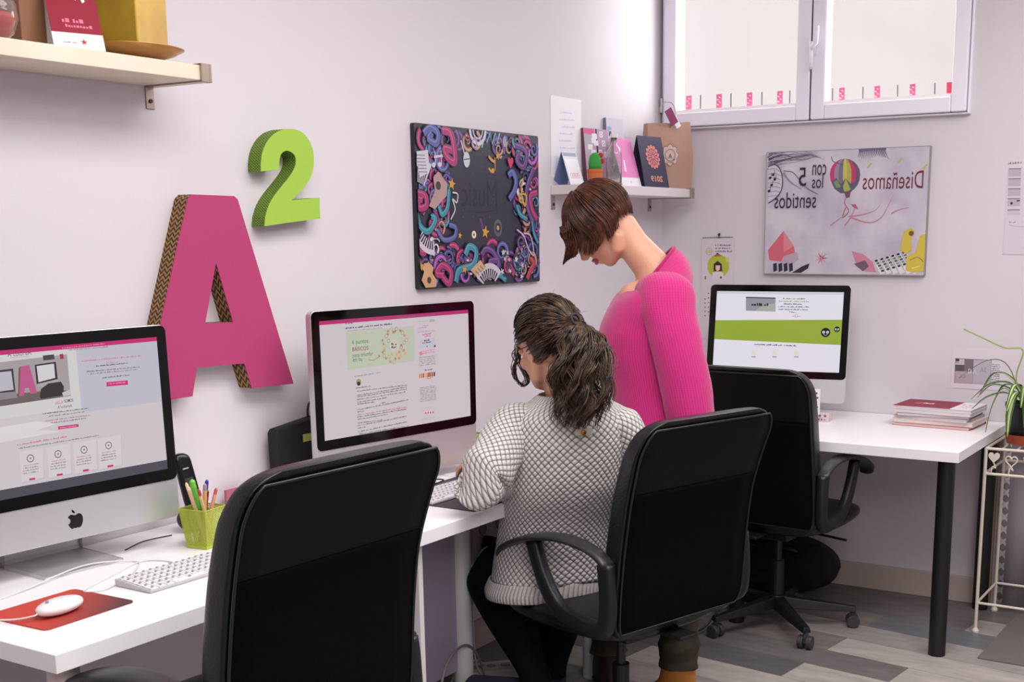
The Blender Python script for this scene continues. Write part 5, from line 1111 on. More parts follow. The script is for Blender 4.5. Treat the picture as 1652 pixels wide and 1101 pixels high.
for k in range(20):
    t = rl.uniform(-PI, PI); L = rl.uniform(.10, .20); hh = rl.uniform(.05, .13)
    leaf([(0, 0, .10), (L*.3*math.cos(t), L*.3*math.sin(t), .10+hh*.8), (L*.7*math.cos(t), L*.7*math.sin(t), .10+hh), (L*math.cos(t), L*math.sin(t), .10+hh*.3)], rl.uniform(.006, .010))
G().tube([Vector(p) for p in cr([(0, .01, .10), (-.005, .035, .19), (-.01, .02, .27), (-.01, .07, .275), (-.012, .13, .30), (-.01, .19, .325)], 6)], .0022, 6).build('runner', M('runner_stem', (160, 168, 96), .5), root, smooth=True)

# ------------------------------------------------------------------ office chairs
def office_chair(loc, yaw, label, lift=0.0, base=18):
    root = tag(at(empty('office_chair'), loc, yaw), label, 'chair', 'black office chairs at the desks')
    U_ = lift; UA = lift*.27
    # profile of the back: (height, rear face y, half width)
    prof = [(.435, -.225, .212), (.46, -.235, .236), (.50, -.243, .246), (.58, -.25, .247), (.68, -.26, .245), (.78, -.275, .243), (.85, -.292, .245), (.93, -.318, .249), (.960, -.331, .2485), (.985, -.341, .242), (1.005, -.349, .230), (1.020, -.355, .212), (1.030, -.358, .182)]
    def front(z):                                              # cushion thickness along the height
        t = (z-.435)/.6; return .060+.030*math.sin(PI*min(1, max(0, t)))**.6
    g = G(); n = 13; vs = []; L = len(prof)
    C = cr(prof, 3)
    rings = []
    for z, y, w in C:
        e0 = min((z-.435)/.03, (1.030-z)/.03, 1); th = front(z)*(.72+.28*max(0, min(1, e0))**.5)
        rings.append(((0, y+th/2+.004, z+U_), (1, 0, 0), w, (0, 1, 0), th/2))
    g.loft(rings, n=56, sub=1, e=(3.2, 12))
    g.build('backrest', LEATHER, root, smooth=True, ang=60)
    def panel(z0, z1, name, mat, inset, off):
        CC = [c for c in C if z0 <= c[0] <= z1]; zs = [z0]+[c[0] for c in CC if c[0]-z0 > .004 and z1-c[0] > .004]+[z1]
        def at_(z):
            for a, b in zip(C, C[1:]):
                if a[0] <= z <= b[0]+1e-9: t = (z-a[0])/(b[0]-a[0]+1e-9); return a[1]+(b[1]-a[1])*t, a[2]+(b[2]-a[2])*t
            return C[-1][1], C[-1][2]
        vs = []; m = 9
        for z in zs:
            y, w = at_(z); w -= inset
            for j in range(m): vs.append((w*(-1+2*j/(m-1)), y-off-.0015*0, z+U_))
        fs = [(i*m+j, i*m+j+1, (i+1)*m+j+1, (i+1)*m+j) for i in range(len(zs)-1) for j in range(m-1)]
        g = G(); g.add(vs, fs); o = g.build(name, mat, root, smooth=True); s = o.modifiers.new('t', 'SOLIDIFY'); s.thickness = .004; s.offset = 0
        return [Vector(vs[i*m]) for i in range(len(zs))], [Vector(vs[i*m+m-1]) for i in range(len(zs))]
    l1, r1 = panel(.842, 1.012, 'upper_back_panel', PANEL, .005, .001)
    l0, r0 = panel(.452, .840, 'lower_back_panel', MESHF, .005, .001)
    P = l0+l1+r1[::-1]+r0[::-1]; P.append(P[0]); P = [p+Vector((0, -.002, 0)) for p in P]
    G().tube(P, .0032, 6, caps=False).build('piping', PIPE, root, smooth=True)
    # seat
    g = G(); rings = []
    for y, w, zt, zb in ((-.215, .10, .455, .43), (-.205, .19, .475, .41), (-.16, .235, .482, .40), (0, .25, .478, .395), (.14, .25, .482, .40), (.215, .235, .474, .41), (.25, .20, .458, .415), (.262, .12, .443, .42)):
        rings.append(((0, y+.01, (zt+zb)/2+U_), (1, 0, 0), w, (0, 0, 1), (zt-zb)/2))
    g.loft(rings, n=40, sub=3, e=3); g.build('seat', LEATHER, root, smooth=True)
    G().bx((-.09, -.12, .365+U_), (.09, .10, .397+U_)).build('seat_plate', BLK, root, bevel=.006)
    G().bx((-.035, -.272, .40+U_), (.035, -.04, .412+U_)).build('back_bracket', BLK, root, bevel=.003)
    for sx in (-1, 1):
        x = .264*sx; ar = empty('armrest'); ar.parent = root
        P = cr([(x-.01*sx, .228, .586), (x, .19, .625), (x, .09, .668), (x, -.03, .690), (x, -.13, .686), (x, -.195, .668), (x, -.232, .645)], 5); rings = []
        for i, p in enumerate(P):
            t = i/(len(P)-1); w = .023+.013*math.sin(PI*min(1, .15+t))**2
            q0 = Vector(P[max(i-1, 0)]); q1 = Vector(P[min(i+1, len(P)-1)]); T_ = (q1-q0).normalized(); B = Vector((1, 0, 0)).cross(T_).normalized()
            rings.append(((p[0], p[1], p[2]+UA), (1, 0, 0), w*(1 if 0 < i < len(P)-1 else .4), B, .010*(1 if 0 < i < len(P)-1 else .4)))
        G().loft(rings, n=18, sub=1, e=2.4).build('arm_pad', M('arm_plastic', (44, 42, 44), .38, bump=(260, .2)), ar, smooth=True)
        Q = [(x, .075, .664), (x, .052, .605), (x, .020, .545), (x, -.02, .500), (x, -.065, .478), (x, -.13, .468), (x, -.175, .464), (x, -.212, .474), (x, -.226, .52), (x, -.224, .60), (x, -.218, .650)]
        C2 = cr(Q, 4); rings = []
        for i, p in enumerate(C2):
            q0 = Vector(C2[max(i-1, 0)]); q1 = Vector(C2[min(i+1, len(C2)-1)]); T_ = (q1-q0).normalized(); B = Vector((1, 0, 0)).cross(T_).normalized()
            rings.append(((p[0], p[1], p[2]+UA), (1, 0, 0), .018, B, .025 if i > 6 else .023))
        G().loft(rings, n=16, sub=1, e=3.2).build('arm_frame', BLK, ar, smooth=True)
        for y, z in ((-.225, .55), (-.15, .467), (.02, .545)): G().cyl((x-.018*sx, y, z+UA), (x-.0205*sx, y, z+UA), .006, 10).build('screw', M('screw_black', (50, 48, 50), .3, .6), ar)
        G().bx((min(x, .18*sx), -.13, .448+UA), (max(x, .18*sx), -.08, .462+UA)).build('arm_bracket', BLK, ar)
    g = G(); g.cyl((0, 0, .10), (0, 0, .26), .025, 20); g.build('column_sleeve', BLK, root)
    G().cyl((0, 0, .25), (0, 0, .37+U_), .014, 16).build('gas_lift', M('lift_metal', (60, 58, 60), .3, .7), root)
    G().tube([(.04, .05, .375+U_), (.14, .04, .372+U_), (.26, .03, .365+U_)], .005, 8).build('lever', BLK, root)
    g = G(); g.cyl((0, 0, .075), (0, 0, .125), .036, 20)
    for k in range(5):
        a = math.radians(base+72*k); c, s = math.cos(a), math.sin(a); m = Matrix.Rotation(a, 3, 'Z'); vs = []
        for r_, w, zt, zb in ((.02, .028, .120, .075), (.18, .022, .098, .066), (.300, .017, .082, .062)):
            for w_, z in ((-w, zb), (w, zb), (w*.7, zt), (-w*.7, zt)): vs.append(m @ Vector((r_, w_, z)))
        g.add(vs, [(0, 1, 2, 3)[::-1], (8, 9, 10, 11)]+[(i*4+j, i*4+(j+1) % 4, (i+1)*4+(j+1) % 4, (i+1)*4+j) for i in range(2) for j in range(4)])
    g.build('star_base', BLK, root, bevel=.003)
    for k in range(5):
        a = math.radians(base+72*k); m = Matrix.Rotation(a+.6*k, 3, 'Z'); px_, py_ = .29*math.cos(a), .29*math.sin(a); g = G()
        for s in (-1, 1): A = Vector((px_, py_, .025))+m @ Vector((0, s*.006, 0)); B = Vector((px_, py_, .025))+m @ Vector((0, s*.026, 0)); g.cyl(A, B, .025, 20)
        g.cyl((px_, py_, .045), (px_, py_, .066), .010, 10); g.box((px_, py_, .038), (.034, .012, .03), m=m)
        g.build('caster', M('caster_grey', (58, 54, 56), .5), root, bevel=.003)
    return root
office_chair((-3.315, -.745, 0), -.05, 'black office chair in the left foreground seen from behind, empty', .080, 40)
office_chair((-1.98, -.890, 0), -.30, 'black office chair with the seated person on it', .0, 5)
office_chair((-.667, -.850, 0), -1.62, 'empty black office chair facing the corner desk under the window', .0, 28)

# ------------------------------------------------------------------ people
def folds(o, st, sz):
    t = bpy.data.textures.new('folds', 'CLOUDS'); t.noise_scale = sz; m = o.modifiers.new('f', 'DISPLACE'); m.texture = t; m.strength = st; m.mid_level = .5; m.texture_coords = 'GLOBAL'; return o
def ax(f, s=None):                                             # head frame: forward, left, up
    f = Vector(f).normalized(); return f
def head_mesh(g, C, F, S, Uu, k=1.0):
    m = Matrix((F, S, Uu)).transposed()
    def P(a, b, c): return C+F*a*k+S*b*k+Uu*c*k
    g.ell(P(-.012, 0, .020), (.094*k, .074*k, .092*k), m, 24, 16); g.ell(P(.030, 0, -.040), (.058*k, .056*k, .076*k), m, 20, 14)
    g.ell(P(.056, 0, -.098), (.024*k, .026*k, .020*k), m); g.ell(P(.078, 0, .030), (.014*k, .050*k, .020*k), m)
    for s in (-1, 1):
        g.ell(P(.060, s*.036, -.035), (.026*k, .022*k, .022*k), m); g.tube([P(.056, s*.012, -.100), P(.020, s*.048, -.085), P(-.010, s*.058, -.050)], [.019*k, .020*k, .018*k], 12)
        g.ell(P(.074, s*.032, .018), (.012*k, .020*k, .006*k), m)
        e = C+F*(-.008*k)+S*(s*.074*k)+Uu*(-.018*k); g.ell(e, (.017*k, .007*k, .030*k), m); g.ell(e+Uu*(-.020*k), (.011*k, .007*k, .012*k), m)
    g.tube([P(.086, 0, .008), P(.100, 0, -.014), P(.112, 0, -.034), P(.100, 0, -.043)], [.009*k, .010*k, .012*k, .010*k], 12)
    for s in (-1, 1): g.ell(P(.096, s*.010, -.037), (.010*k, .008*k, .008*k), m)
    g.ell(P(.080, 0, -.060), (.016*k, .026*k, .014*k), m); g.ell(P(.078, 0, -.078), (.014*k, .020*k, .012*k), m)
def face_parts(root, C, F, S, Uu, k=1.0, lipc=(176, 70, 80)):
    m = Matrix((F, S, Uu)).transposed()
    def P(a, b, c): return C+F*a*k+S*b*k+Uu*c*k
    for s in (-1, 1):
        g = G(); g.ell(P(.072, s*.032, -.004), (.012*k,)*3, m, 16, 10); e = g.build('eye', M('eye_white', (226, 220, 216), .2), root, inv=WI(root))
        g = G(); g.ell(P(.0795, s*.032, -.007), (.0055*k,)*3, m, 12, 8); g.build('iris', M('iris_brown', (60, 36, 24), .2), e, inv=WI(e))
        g = G(); g.ell(P(.0735, s*.032, .000), (.0135*k, .0165*k, .0095*k), m, 16, 10); g.build('eyelid', SKIN, root, inv=WI(root), smooth=True)
        g = G(); g.tube([P(.088, s*.014, .022), P(.090, s*.030, .028), P(.080, s*.048, .022)], [.0035*k, .004*k, .002*k], 8); g.build('eyebrow', M('brow_brown', (64, 40, 30), .8), root, inv=WI(root), smooth=True)
    g = G(); g.tube([P(.086, -.022, -.064), P(.0965, -.008, -.061), P(.097, .008, -.061), P(.086, .022, -.064)], [.003*k, .0055*k, .0055*k, .003*k], 10); g.tube([P(.085, -.020, -.068), P(.0945, 0, -.0725), P(.085, .020, -.068)], [.003*k, .0065*k, .003*k], 10)
    g.build('lips', M('lips_%d' % lipc[0], lipc, .45), root, inv=WI(root), smooth=True)
def hand(g, W, d, nrm, side, curl=.5, k=1.0):
    # W wrist point, d direction to the knuckles, nrm back-of-hand normal, side: thumb side vector sign
    d = Vector(d).normalized(); nrm = (Vector(nrm)-d*Vector(nrm).dot(d)).normalized(); t = d.cross(nrm).normalized()*side
    W = Vector(W)
    for j in range(4):                                         # palm as four rays
        o = (j-1.5)*.0195*k; g.tube([W+t*(-o*.55)-nrm*.002, W+d*.045*k-t*o*.85, W+d*.088*k-t*o], [.016*k, .0145*k, .0115*k], 12); g.ell(W+d*.088*k-t*o, .0112*k)
    lens = (.072, .080, .074, .058)
    for j in range(4):
        o = (j-1.5)*.0205*k; p = W+d*.090*k-t*o; a = 0; L = lens[j]*k; pts = [p]; dd = d.copy()
        for q, fr in enumerate((.45, .30, .25)):
            a += curl*(.55, .75, .5)[q]+.05*j; dd = (d*math.cos(a)-nrm*math.sin(a)).normalized(); p = p+dd*L*fr; pts.append(p)
        g.tube(pts, [.0096*k, .0090*k, .0082*k, .0066*k], 10); g.ell(pts[-1], .0068*k)
    p0 = W+d*.022*k+t*.022*k; p1 = p0+(d*.5+t*.75-nrm*.25).normalized()*.040*k; p2 = p1+(d*.85+t*.35-nrm*.35).normalized()*.030*k; p3 = p2+(d*.95-nrm*.25).normalized()*.026*k
    g.tube([W+d*.01*k+t*.006*k, p0, p1, p2, p3], [.014*k, .0145*k, .0115*k, .0100*k, .0075*k], 12); g.ell(p3, .0078*k)
def strands(paths, r0, name, mat, root, n=3):
    g = G()
    for P in paths:
        m = len(P); rs = [r0*(1-.65*(i/(m-1))**2) for i in range(m)]; g.tube(P, rs, n, caps=False)
    return g.build(name, mat, root, smooth=True, inv=WI(root))
def hair_mat(name, dark, light, rough=.36):
    m = bpy.data.materials.new(name); m.use_nodes = True; nt = m.node_tree; b = nt.nodes['Principled BSDF']; K = nt.links.new
    tc = nt.nodes.new('ShaderNodeTexCoord'); n = nt.nodes.new('ShaderNodeTexNoise'); n.inputs['Scale'].default_value = 45; n.inputs['Detail'].default_value = 3; K(tc.outputs['Object'], n.inputs[0])
    r = nt.nodes.new('ShaderNodeValToRGB'); r.color_ramp.elements[0].color = rgb(*dark); r.color_ramp.elements[1].color = rgb(*light); r.color_ramp.elements[0].position = .35; r.color_ramp.elements[1].position = .72
    K(n.outputs[0], r.inputs[0]); K(r.outputs[0], b.inputs['Base Color']); b.inputs['Roughness'].default_value = rough; b.inputs['Specular IOR Level'].default_value = .45
    return m

# ---- standing person in the pink jumper
F1 = (-VX*.70-VZ*.71).normalized(); U1 = (-VX*.71+VZ*.70).normalized(); S1 = -VD
U1 = (U1-F1*U1.dot(F1)).normalized(); S1 = U1.cross(F1).normalized()
if S1.dot(-VD) < 0: S1 = -S1
D1 = 3.95; H1 = pd(970, 362, D1)
gx, gy = pd(1085, 900, 3.97).x, pd(1085, 900, 3.97).y
person = tag(empty('person', (gx, gy, 0)), 'standing person with brown bob and bright pink jumper looking down at the desk', 'person')
g = G(); head_mesh(g, H1, F1, S1, U1, 1.03)
g.tube([H1-F1*.035-U1*.045, pd(1022, 396, D1), pd(1050, 428, D1), pd(1064, 462, D1)], [.056, .052, .060, .070], 20)
T = lambda x, y, d=D1: pd(x, y, d)
g.chain([(T(1066, 470), .060), (T(1055, 510), .095), (T(1048, 560), .115), (T(1055, 640), .105), (T(1068, 730), .115), (T(1075, 760), .11)], 22)
g.ell(T(1026, 486), (.062, .062, .062), None, 18, 12); nl, nf = 3.80, 4.12
g.chain([(T(1076, 485, nl), .036), (T(1085, 560, 3.77), .044), (T(1106, 660, 3.77), .037), (T(1110, 740, 3.76), .030), (T(1106, 790, 3.76), .024)])
hand(g, T(1106, 790, 3.76), (.05, .0, -1), -VX*.3-VD, 1, .5)
g.chain([(T(1062, 485, 4.08), .036), (T(1040, 560, 4.14), .044), (T(1022, 640, 4.12), .037), (T(985, 690, 4.06), .030), (T(952, 722, 4.02), .024)])
hand(g, T(952, 722, 4.02), -VX*.8-VZ*.25-VD*.2, VZ, 1, .45)
g.ell(T(1078, 770, D1), (.13, .15, .11), None, 20, 14)
KN, AN = T(1100, 925, 3.90), T(1094, 1062, 3.90); KF, AF = T(1020, 905, 4.10), T(982, 1040, 4.15)
g.chain([(T(1090, 780, 3.88), .085), (KN, .052), (AN, .038)]); g.chain([(T(1065, 780, 4.05), .085), (KF, .052), (AF, .038)])
g.build('body', SKIN, person, remesh=.0055, smo=4, inv=WI(person))
face_parts(person, H1, F1, S1, U1, 1.03)
# jumper
FW = -VX; SD = VD
PK = knit_mat('pink_knit', (198, 48, 122), (170, 32, 100), 'rib', 120, 180, .0009)
NA = (FW*.97-VZ*.24); NB = (FW*.84-VZ*.54); NC = (FW*.66-VZ*.75)
g = G()
g.loft([(T(1068, 800), SD, .175, FW, .135), (T(1066, 735), SD, .172, FW, .132), (T(1060, 680), SD, .165, FW, .128), (T(1052, 620), SD, .158, FW, .138), (T(1045, 562), SD, .168, FW, .156), (T(1046, 520), SD, .178, FW, .150), (T(1054, 480), SD, .185, FW, .125), (T(1062, 456), SD, .165, NA, .110), (T(1056, 444), SD, .126, NB, .114), (T(1048, 445), SD, .094, NC, .118)], n=64, sub=6, caps=False, e=2.1, uvs=1.0)
g.loft([(T(1064, 474, 3.93), VZ, .050, FW, .080), (T(1070, 468, 3.86), (VZ*.92-VD*.38), .066, FW, .086), (T(1076, 476, 3.815), (VZ*.6-VD*.8), .072, FW, .087), (T(1080, 505, 3.785), (-VD), .068, FW, .084), (T(1092, 560, 3.77), (-VD), .066, FW, .082), (T(1108, 640, 3.77), (-VD), .064, FW, .080), (T(1116, 700, 3.77), (-VD), .058, FW, .068), (T(1114, 745, 3.77), (-VD), .050, FW, .055), (T(1110, 770, 3.765), (-VD), .040, FW, .043)], n=40, sub=6, caps=False, e=2.0, uvs=.5)
g.loft([(T(1066, 436, 4.04), SD, .03, FW, .060), (T(1062, 450, 4.09), SD, .055, FW, .072), (T(1054, 500, 4.125), SD, .062, FW, .075), (T(1040, 570, 4.14), SD, .058, FW, .066), (T(1022, 640, 4.12), (VZ*.5+VD), .05, FW, .056), (T(985, 690, 4.06), VD, .045, VZ, .045), (T(962, 714, 4.03), VD, .038, VZ, .038)], n=36, sub=6, caps=False, e=2.0, uvs=.5)
o = g.build('jumper', PK, person, smooth=True, inv=WI(person)); folds(o, .012, .10); o.modifiers.new('t', 'SOLIDIFY').thickness = .004
# neckline band and the dark top below it
g = G(); g.tube([T(1048, 445)+SD*.094*math.cos(t)+NC*.118*math.sin(t) for t in [2*PI*i/48 for i in range(50)]], .0065, 8, caps=False); g.build('neckline', PK, person, smooth=True, inv=WI(person))
g = G(); g.loft([(T(1034, 530, D1), SD, .10, FW, .118), (T(1038, 500, D1), SD, .09, NB, .098), (T(1040, 488, D1), SD, .08, NC, .085)], n=32, sub=4, e=2); g.build('undershirt', M('dark_top', (54, 34, 48), .8), person, smooth=True, inv=WI(person))
# trousers and boots
TR = M('olive_trousers', (60, 52, 36), .75, bump=(14, 1.0), noise_col=((40, 34, 22), 9))
g = G()
for hip, kn, an in ((T(1092, 790, 3.88), KN, AN), (T(1066, 790, 4.04), KF, AF)):
    m1 = hip.lerp(kn, .5); m2 = kn.lerp(an, .5)
    g.loft([(hip, SD, .095, FW, .11), (m1, SD, .085, FW, .088), (kn, SD, .068, FW, .070), (m2, SD, .066, FW, .066), (m2.lerp(an, .5), SD, .060, FW, .062), (m2.lerp(an, .7), SD, .066, FW, .068), (an, SD, .056, FW, .060), (an-VZ*.025, SD, .062, FW, .064)], n=32, sub=6, e=2)
g.loft([(T(1072, 730), SD, .165, FW, .13), (T(1076, 790), SD, .168, FW, .135), (T(1078, 825), SD, .15, FW, .12)], n=40, sub=4, e=2.2)
folds(g.build('trousers', TR, person, smooth=True, inv=WI(person)), .016, .045)
BT = M('ochre_leather', (186, 118, 48), .45, bump=(60, .3)); SO = M('sole_dark', (60, 44, 34), .7)
def boot(an, toe_dir, col):
    td = Vector(toe_dir).normalized(); sd = td.cross(VZ); a = Vector((an.x, an.y, 0)); g = G()
    g.loft([(a+VZ*.20, sd, .052, td, .056), (a+VZ*.13, sd, .050, td, .056), (a+VZ*.09+td*.008, sd, .046, td, .066), (a+VZ*.055+td*.045, sd, .046, td, .105), (a+VZ*.032+td*.065, sd, .047, td, .132), (a+VZ*.014+td*.068, sd, .046, td, .134)], n=36, sub=5, e=2.3)
    o = g.build('boot', col, person, smooth=True, inv=WI(person)); g = G(); g.loft([(a+VZ*.014+td*.068, sd, .049, td, .138), (a+VZ*.001+td*.068, sd, .048, td, .136)], n=36, sub=2, e=2.4); g.build('sole', SO, o, inv=WI(o))
boot(AN, -VX*.95+VD*.2, BT); boot(AF, -VX*.2+VD*.95, M('brown_leather', (60, 36, 26), .5, bump=(60, .3)))
# bob haircut
HB = hair_mat('hair_auburn', (46, 22, 15), (104, 56, 34)); rh = random.Random(21)
def bobdir(az, pol): return (F1*math.cos(az)+S1*math.sin(az))*math.sin(pol)+U1*math.cos(pol)
CR = H1+U1*.02-F1*.012
def shell_pt(az, pol, off): 
    d = bobdir(az, pol); return CR+F1*(d.dot(F1)*(.103+off))+S1*(d.dot(S1)*(.085+off))+U1*(d.dot(U1)*(.104+off))
g = G(); vs = []; na, npl = 40, 14
def polmax(az):
    a = abs(az)                                                # 0 front, pi back
    if a < .45: return 1.15
    return 1.15+(a-.45)/.5*.60 if a < .95 else (1.75 if a < 1.9 else 1.75+(a-1.9)*.17)
for i in range(npl+1):
    for j in range(na): az = 2*PI*j/na-PI; vs.append(shell_pt(az, max(.001, polmax(az)*i/npl), .006))
g.add(vs, [(i*na+j, i*na+(j+1) % na, (i+1)*na+(j+1) % na, (i+1)*na+j) for i in range(npl) for j in range(na)])
paths = []
for k in range(1500):
    az = rh.uniform(-PI, PI); off = rh.uniform(.004, .018); part = .15
    pm = polmax(az); P = []
    w = rh.uniform(-.06, .06); st = rh.uniform(.02, .5) if rh.random() < .3 else rh.uniform(.0, .12)
    if abs(az) < .45: pm = 1.15
    n = 10
    for i in range(n+1):
        t = i/n; pol = st+(pm-st)*t; P.append(shell_pt(az+w*t+(.25*(1-t) if az > 0 else -.25*(1-t))*0, pol, off*(.4+.6*math.sin(PI*min(1, t*1.1))**.5)))
    # ends: side locks curve towards the face, the back is cut short
    a = abs(az); q = P[-1]; d = (P[-1]-P[-2]).normalized()
    if a < .45: Ls = rh.uniform(.02, .035)
    elif a < 1.95: Ls = rh.uniform(.044, .058)*(1.12-.2*a)+.012
    else: Ls = rh.uniform(.015, .035)
    tgt = (-VZ*.9+F1*.35) if a < 1.5 else (-U1*.8+F1*.35)
    for i in range(1, 5):
        d = (d*.68+tgt.normalized()*.32+(F1*.10 if a < 1.2 else F1*.12)).normalized(); q = q+d*Ls/4; P.append(q)
    paths.append(P)
# the long fringe hanging past the face
for k in range(420):
    s = rh.uniform(-1, 1); P = []; base = shell_pt(s*.62, rh.uniform(.0, .5), rh.uniform(.006, .018)); mid = shell_pt(s*.70, 1.15, rh.uniform(.010, .024)); 
    low = T(906+rh.uniform(-3, 22), 372+rh.uniform(-6, 8), D1-.055*s+rh.uniform(-.01, .01)); tip = T(912+rh.uniform(-6, 26), 424-abs(rh.gauss(0, 9))-6*abs(s), D1-.03*s)
    c1_ = T(922+rh.uniform(-9, 10), 399+rh.uniform(-6, 6), D1-.045*s)
    u_ = rh.random(); tip = T(908+22*u_*u_, 427-14*u_+rh.uniform(-3, 2), D1-.03*s)
    paths.append([Vector(p) for p in cr([base, mid, low, c1_, tip], 4)])
hb = g.build('hair', HB, person, smooth=True, inv=WI(person))
strands(paths, .0016, 'hair_strands', HB, hb)

# ---- seated person in the grey jumper
D2 = 3.33
Q = lambda x, y, d=D2: pd(x, y, d+.09)
hip0 = Q(905, 955, 3.46)
person2 = tag(empty('person', (hip0.x, hip0.y, .482)), 'seated person with curly brown ponytail in a light grey knitted jumper', 'person')
fdir = (VD*.78-VX*.62).normalized(); F2 = (fdir*.95-VZ*.31).normalized(); S2 = VZ.cross(fdir).normalized(); U2 = F2.cross(S2).normalized()
if U2.z < 0: U2 = -U2
H2 = Q(884, 556, 3.32)
g = G(); head_mesh(g, H2, F2, S2, U2, .99)
g.tube([H2-F2*.03-U2*.04, Q(905, 612, 3.33), Q(915, 640, 3.34), Q(918, 670, 3.36)], [.054, .052, .058, .075], 20)
g.chain([(Q(918, 690, 3.36), .085), (Q(915, 740, 3.38), .085), (Q(905, 830, 3.43), .080), (Q(900, 890, 3.51), .075), (Q(900, 912, 3.535), .068)], 20)
EL = pd(770, 788, 3.27); WRl = pa(838, 777, 2, HD+.045)
g.chain([(Q(840, 695, 3.33), .038), (Q(802, 740, 3.25), .034), (EL+VZ*.010+VD*.012, .022), (EL.lerp(WRl, .5)+VZ*.006, .024), (WRl, .022)])
hand(g, WRl, (pa(880, 760, 2, HD+.03)-WRl), VZ, -1, .55)
ER = Q(1030, 800, 3.48); WRr = Vector((-1.93, -.42, HD+.045))
g.chain([(Q(996, 700, 3.36), .038), (Q(1026, 750, 3.42), .040), (ER, .034), (ER.lerp(WRr, .5), .030), (WRr, .022)])
hand(g, WRr, (-VX*.7+VD*.5), VZ, 1, .5)
HL, KL, AL = Q(858, 935, 3.52), Q(795, 922, 3.70), Q(868, 1105, 3.58); HR, KR, AR = Q(936, 955, 3.53), Q(905, 950, 3.86), Q(890, 1090, 3.80)
g.chain([(HL, .062), (HL.lerp(KL, .5), .062), (KL, .052), (KL.lerp(AL, .4), .045), (AL, .034)]); g.chain([(HR, .062), (HR.lerp(KR, .5), .062), (KR, .052), (AR, .034)])
g.build('body', SKIN, person2, remesh=.0055, smo=4, inv=WI(person2))
face_parts(person2, H2, F2, S2, U2, .99)
GY = knit_mat('grey_lattice_knit', (214, 208, 205), (92, 86, 85), 'lattice', 56, 50, .004)
RIB = knit_mat('grey_rib_knit', (196, 188, 186), (120, 112, 110), 'rib', 90, 10, .004)
bf = (VD*.93-VX*.36).normalized(); bs = Vector((bf.y, -bf.x, 0)); LZ = VZ
g = G()
def ringt(x, y, d, a, b): return (Q(x, y, d), bs, a, bf, b)
g.loft([ringt(895, 930, 3.53, .190, .116), ringt(897, 890, 3.51, .182, .112), ringt(901, 835, 3.46, .172, .110), ringt(909, 780, 3.40, .176, .118), ringt(916, 725, 3.375, .190, .120), ringt(920, 690, 3.36, .194, .108), ringt(920, 668, 3.35, .178, .092), ringt(918, 650, 3.345, .125, .078), ringt(914, 636, 3.34, .080, .068)], n=72, sub=7, caps=False, e=2.15, uvs=1.0)
ux = lambda p, A, a, B, b: (p, A, a, B, b)
def sleeve(pts):
    rings = []
    for i, (p, r_) in enumerate(pts):
        a0 = pts[max(i-1, 0)][0]; a1 = pts[min(i+1, len(pts)-1)][0]; t = (a1-a0).normalized(); A = t.cross(VZ if abs(t.z) < .9 else VD).normalized(); B = t.cross(A).normalized()
        if i and A.dot(rings[-1][1]) < 0: A = -A; B = -B
        rings.append((p, A, r_, B, r_))
    return rings
def aligned(pts):                                              # keep the ring axes from twisting along a bent sleeve
    rings = []; A = None
    for i, (p, r_) in enumerate(pts):
        a0 = pts[max(i-1, 0)][0]; a1 = pts[min(i+1, len(pts)-1)][0]; t = (a1-a0).normalized()
        A = (VD if A is None else A); A = (A-t*A.dot(t)).normalized(); B = t.cross(A).normalized(); rings.append((p, A, r_, B, r_))
    return rings
g.loft(aligned([(Q(850, 668, 3.34), .040), (Q(838, 680, 3.32), .062), (Q(820, 702, 3.30), .068), (Q(800, 738, 3.245), .068), (Q(781, 768, 3.205), .066), (EL+VZ*.004, .062), (EL.lerp(WRl, .3)+VZ*.008, .054), (EL.lerp(WRl, .65), .046), (EL.lerp(WRl, .9), .037)]), n=36, sub=7, caps=False, e=2, uvs=.4)
g.loft(aligned([(Q(985, 672, 3.37), .040), (Q(998, 684, 3.37), .060), (Q(1012, 715, 3.39), .064), (Q(1026, 760, 3.43), .060), (ER, .056), (ER.lerp(WRr, .4), .050), (ER.lerp(WRr, .85), .038)]), n=36, sub=7, caps=False, e=2, uvs=.4)
o = g.build('jumper', GY, person2, smooth=True, inv=WI(person2)); folds(o, .010, .12); o.modifiers.new('t', 'SOLIDIFY').thickness = .005
g = G(); g.loft([ringt(888, 955, 3.535, .195, .120), ringt(888, 943, 3.533, .198, .122), ringt(892, 926, 3.53, .193, .117)], n=72, sub=5, caps=False, e=2.15, uvs=1.0)
o = g.build('ribbed_hem', RIB, person2, smooth=True, inv=WI(person2)); o.modifiers.new('t', 'SOLIDIFY').thickness = .006
nb = Q(942, 697, 3.235)
g = G(); g.box(nb-VD*.004, (.048, .004, .020), rz=math.atan2(bs.y, bs.x)); g.build('neck_tab', M('tab_cream', (196, 182, 168), .8), person2, inv=WI(person2), bevel=.002)
g = G(); g.lathe([(0, -.003), (.007, -.003), (.008, 0), (.006, .003), (0, .002)], (0, 0, 0), 16); o = g.build('button', M('brass_button', (170, 128, 70), .3, .7), person2, smooth=True); o.matrix_parent_inverse = WI(person2); o.location = nb-VD*.010; o.rotation_euler = (PI/2, 0, math.atan2(bs.y, bs.x))
BKT = M('black_trousers', (12, 11, 14), .9, bump=(300, .3), spec=.15)
g = G()
def leg(h, k, a, w=1.0): return aligned([(h, .088*w), (h.lerp(k, .5), .086*w), (k-(k-h).normalized()*.05, .090*w), (k+(k-h).normalized()*.012+(a-k).normalized()*.03, .086*w), (k.lerp(a, .35), .080*w), (k.lerp(a, .8), .048*w), (a, .045*w), (a-VZ*.035, .044*w)])
g.loft(leg(HL, KL, AL), n=32, sub=6, e=2); g.loft(leg(HR, KR, AR), n=32, sub=6, e=2)
g.ell(Q(899, 945, 3.545), (.17, .105, .075), Matrix.Rotation(math.atan2(bs.y, bs.x), 3, 'Z'), 28, 14)
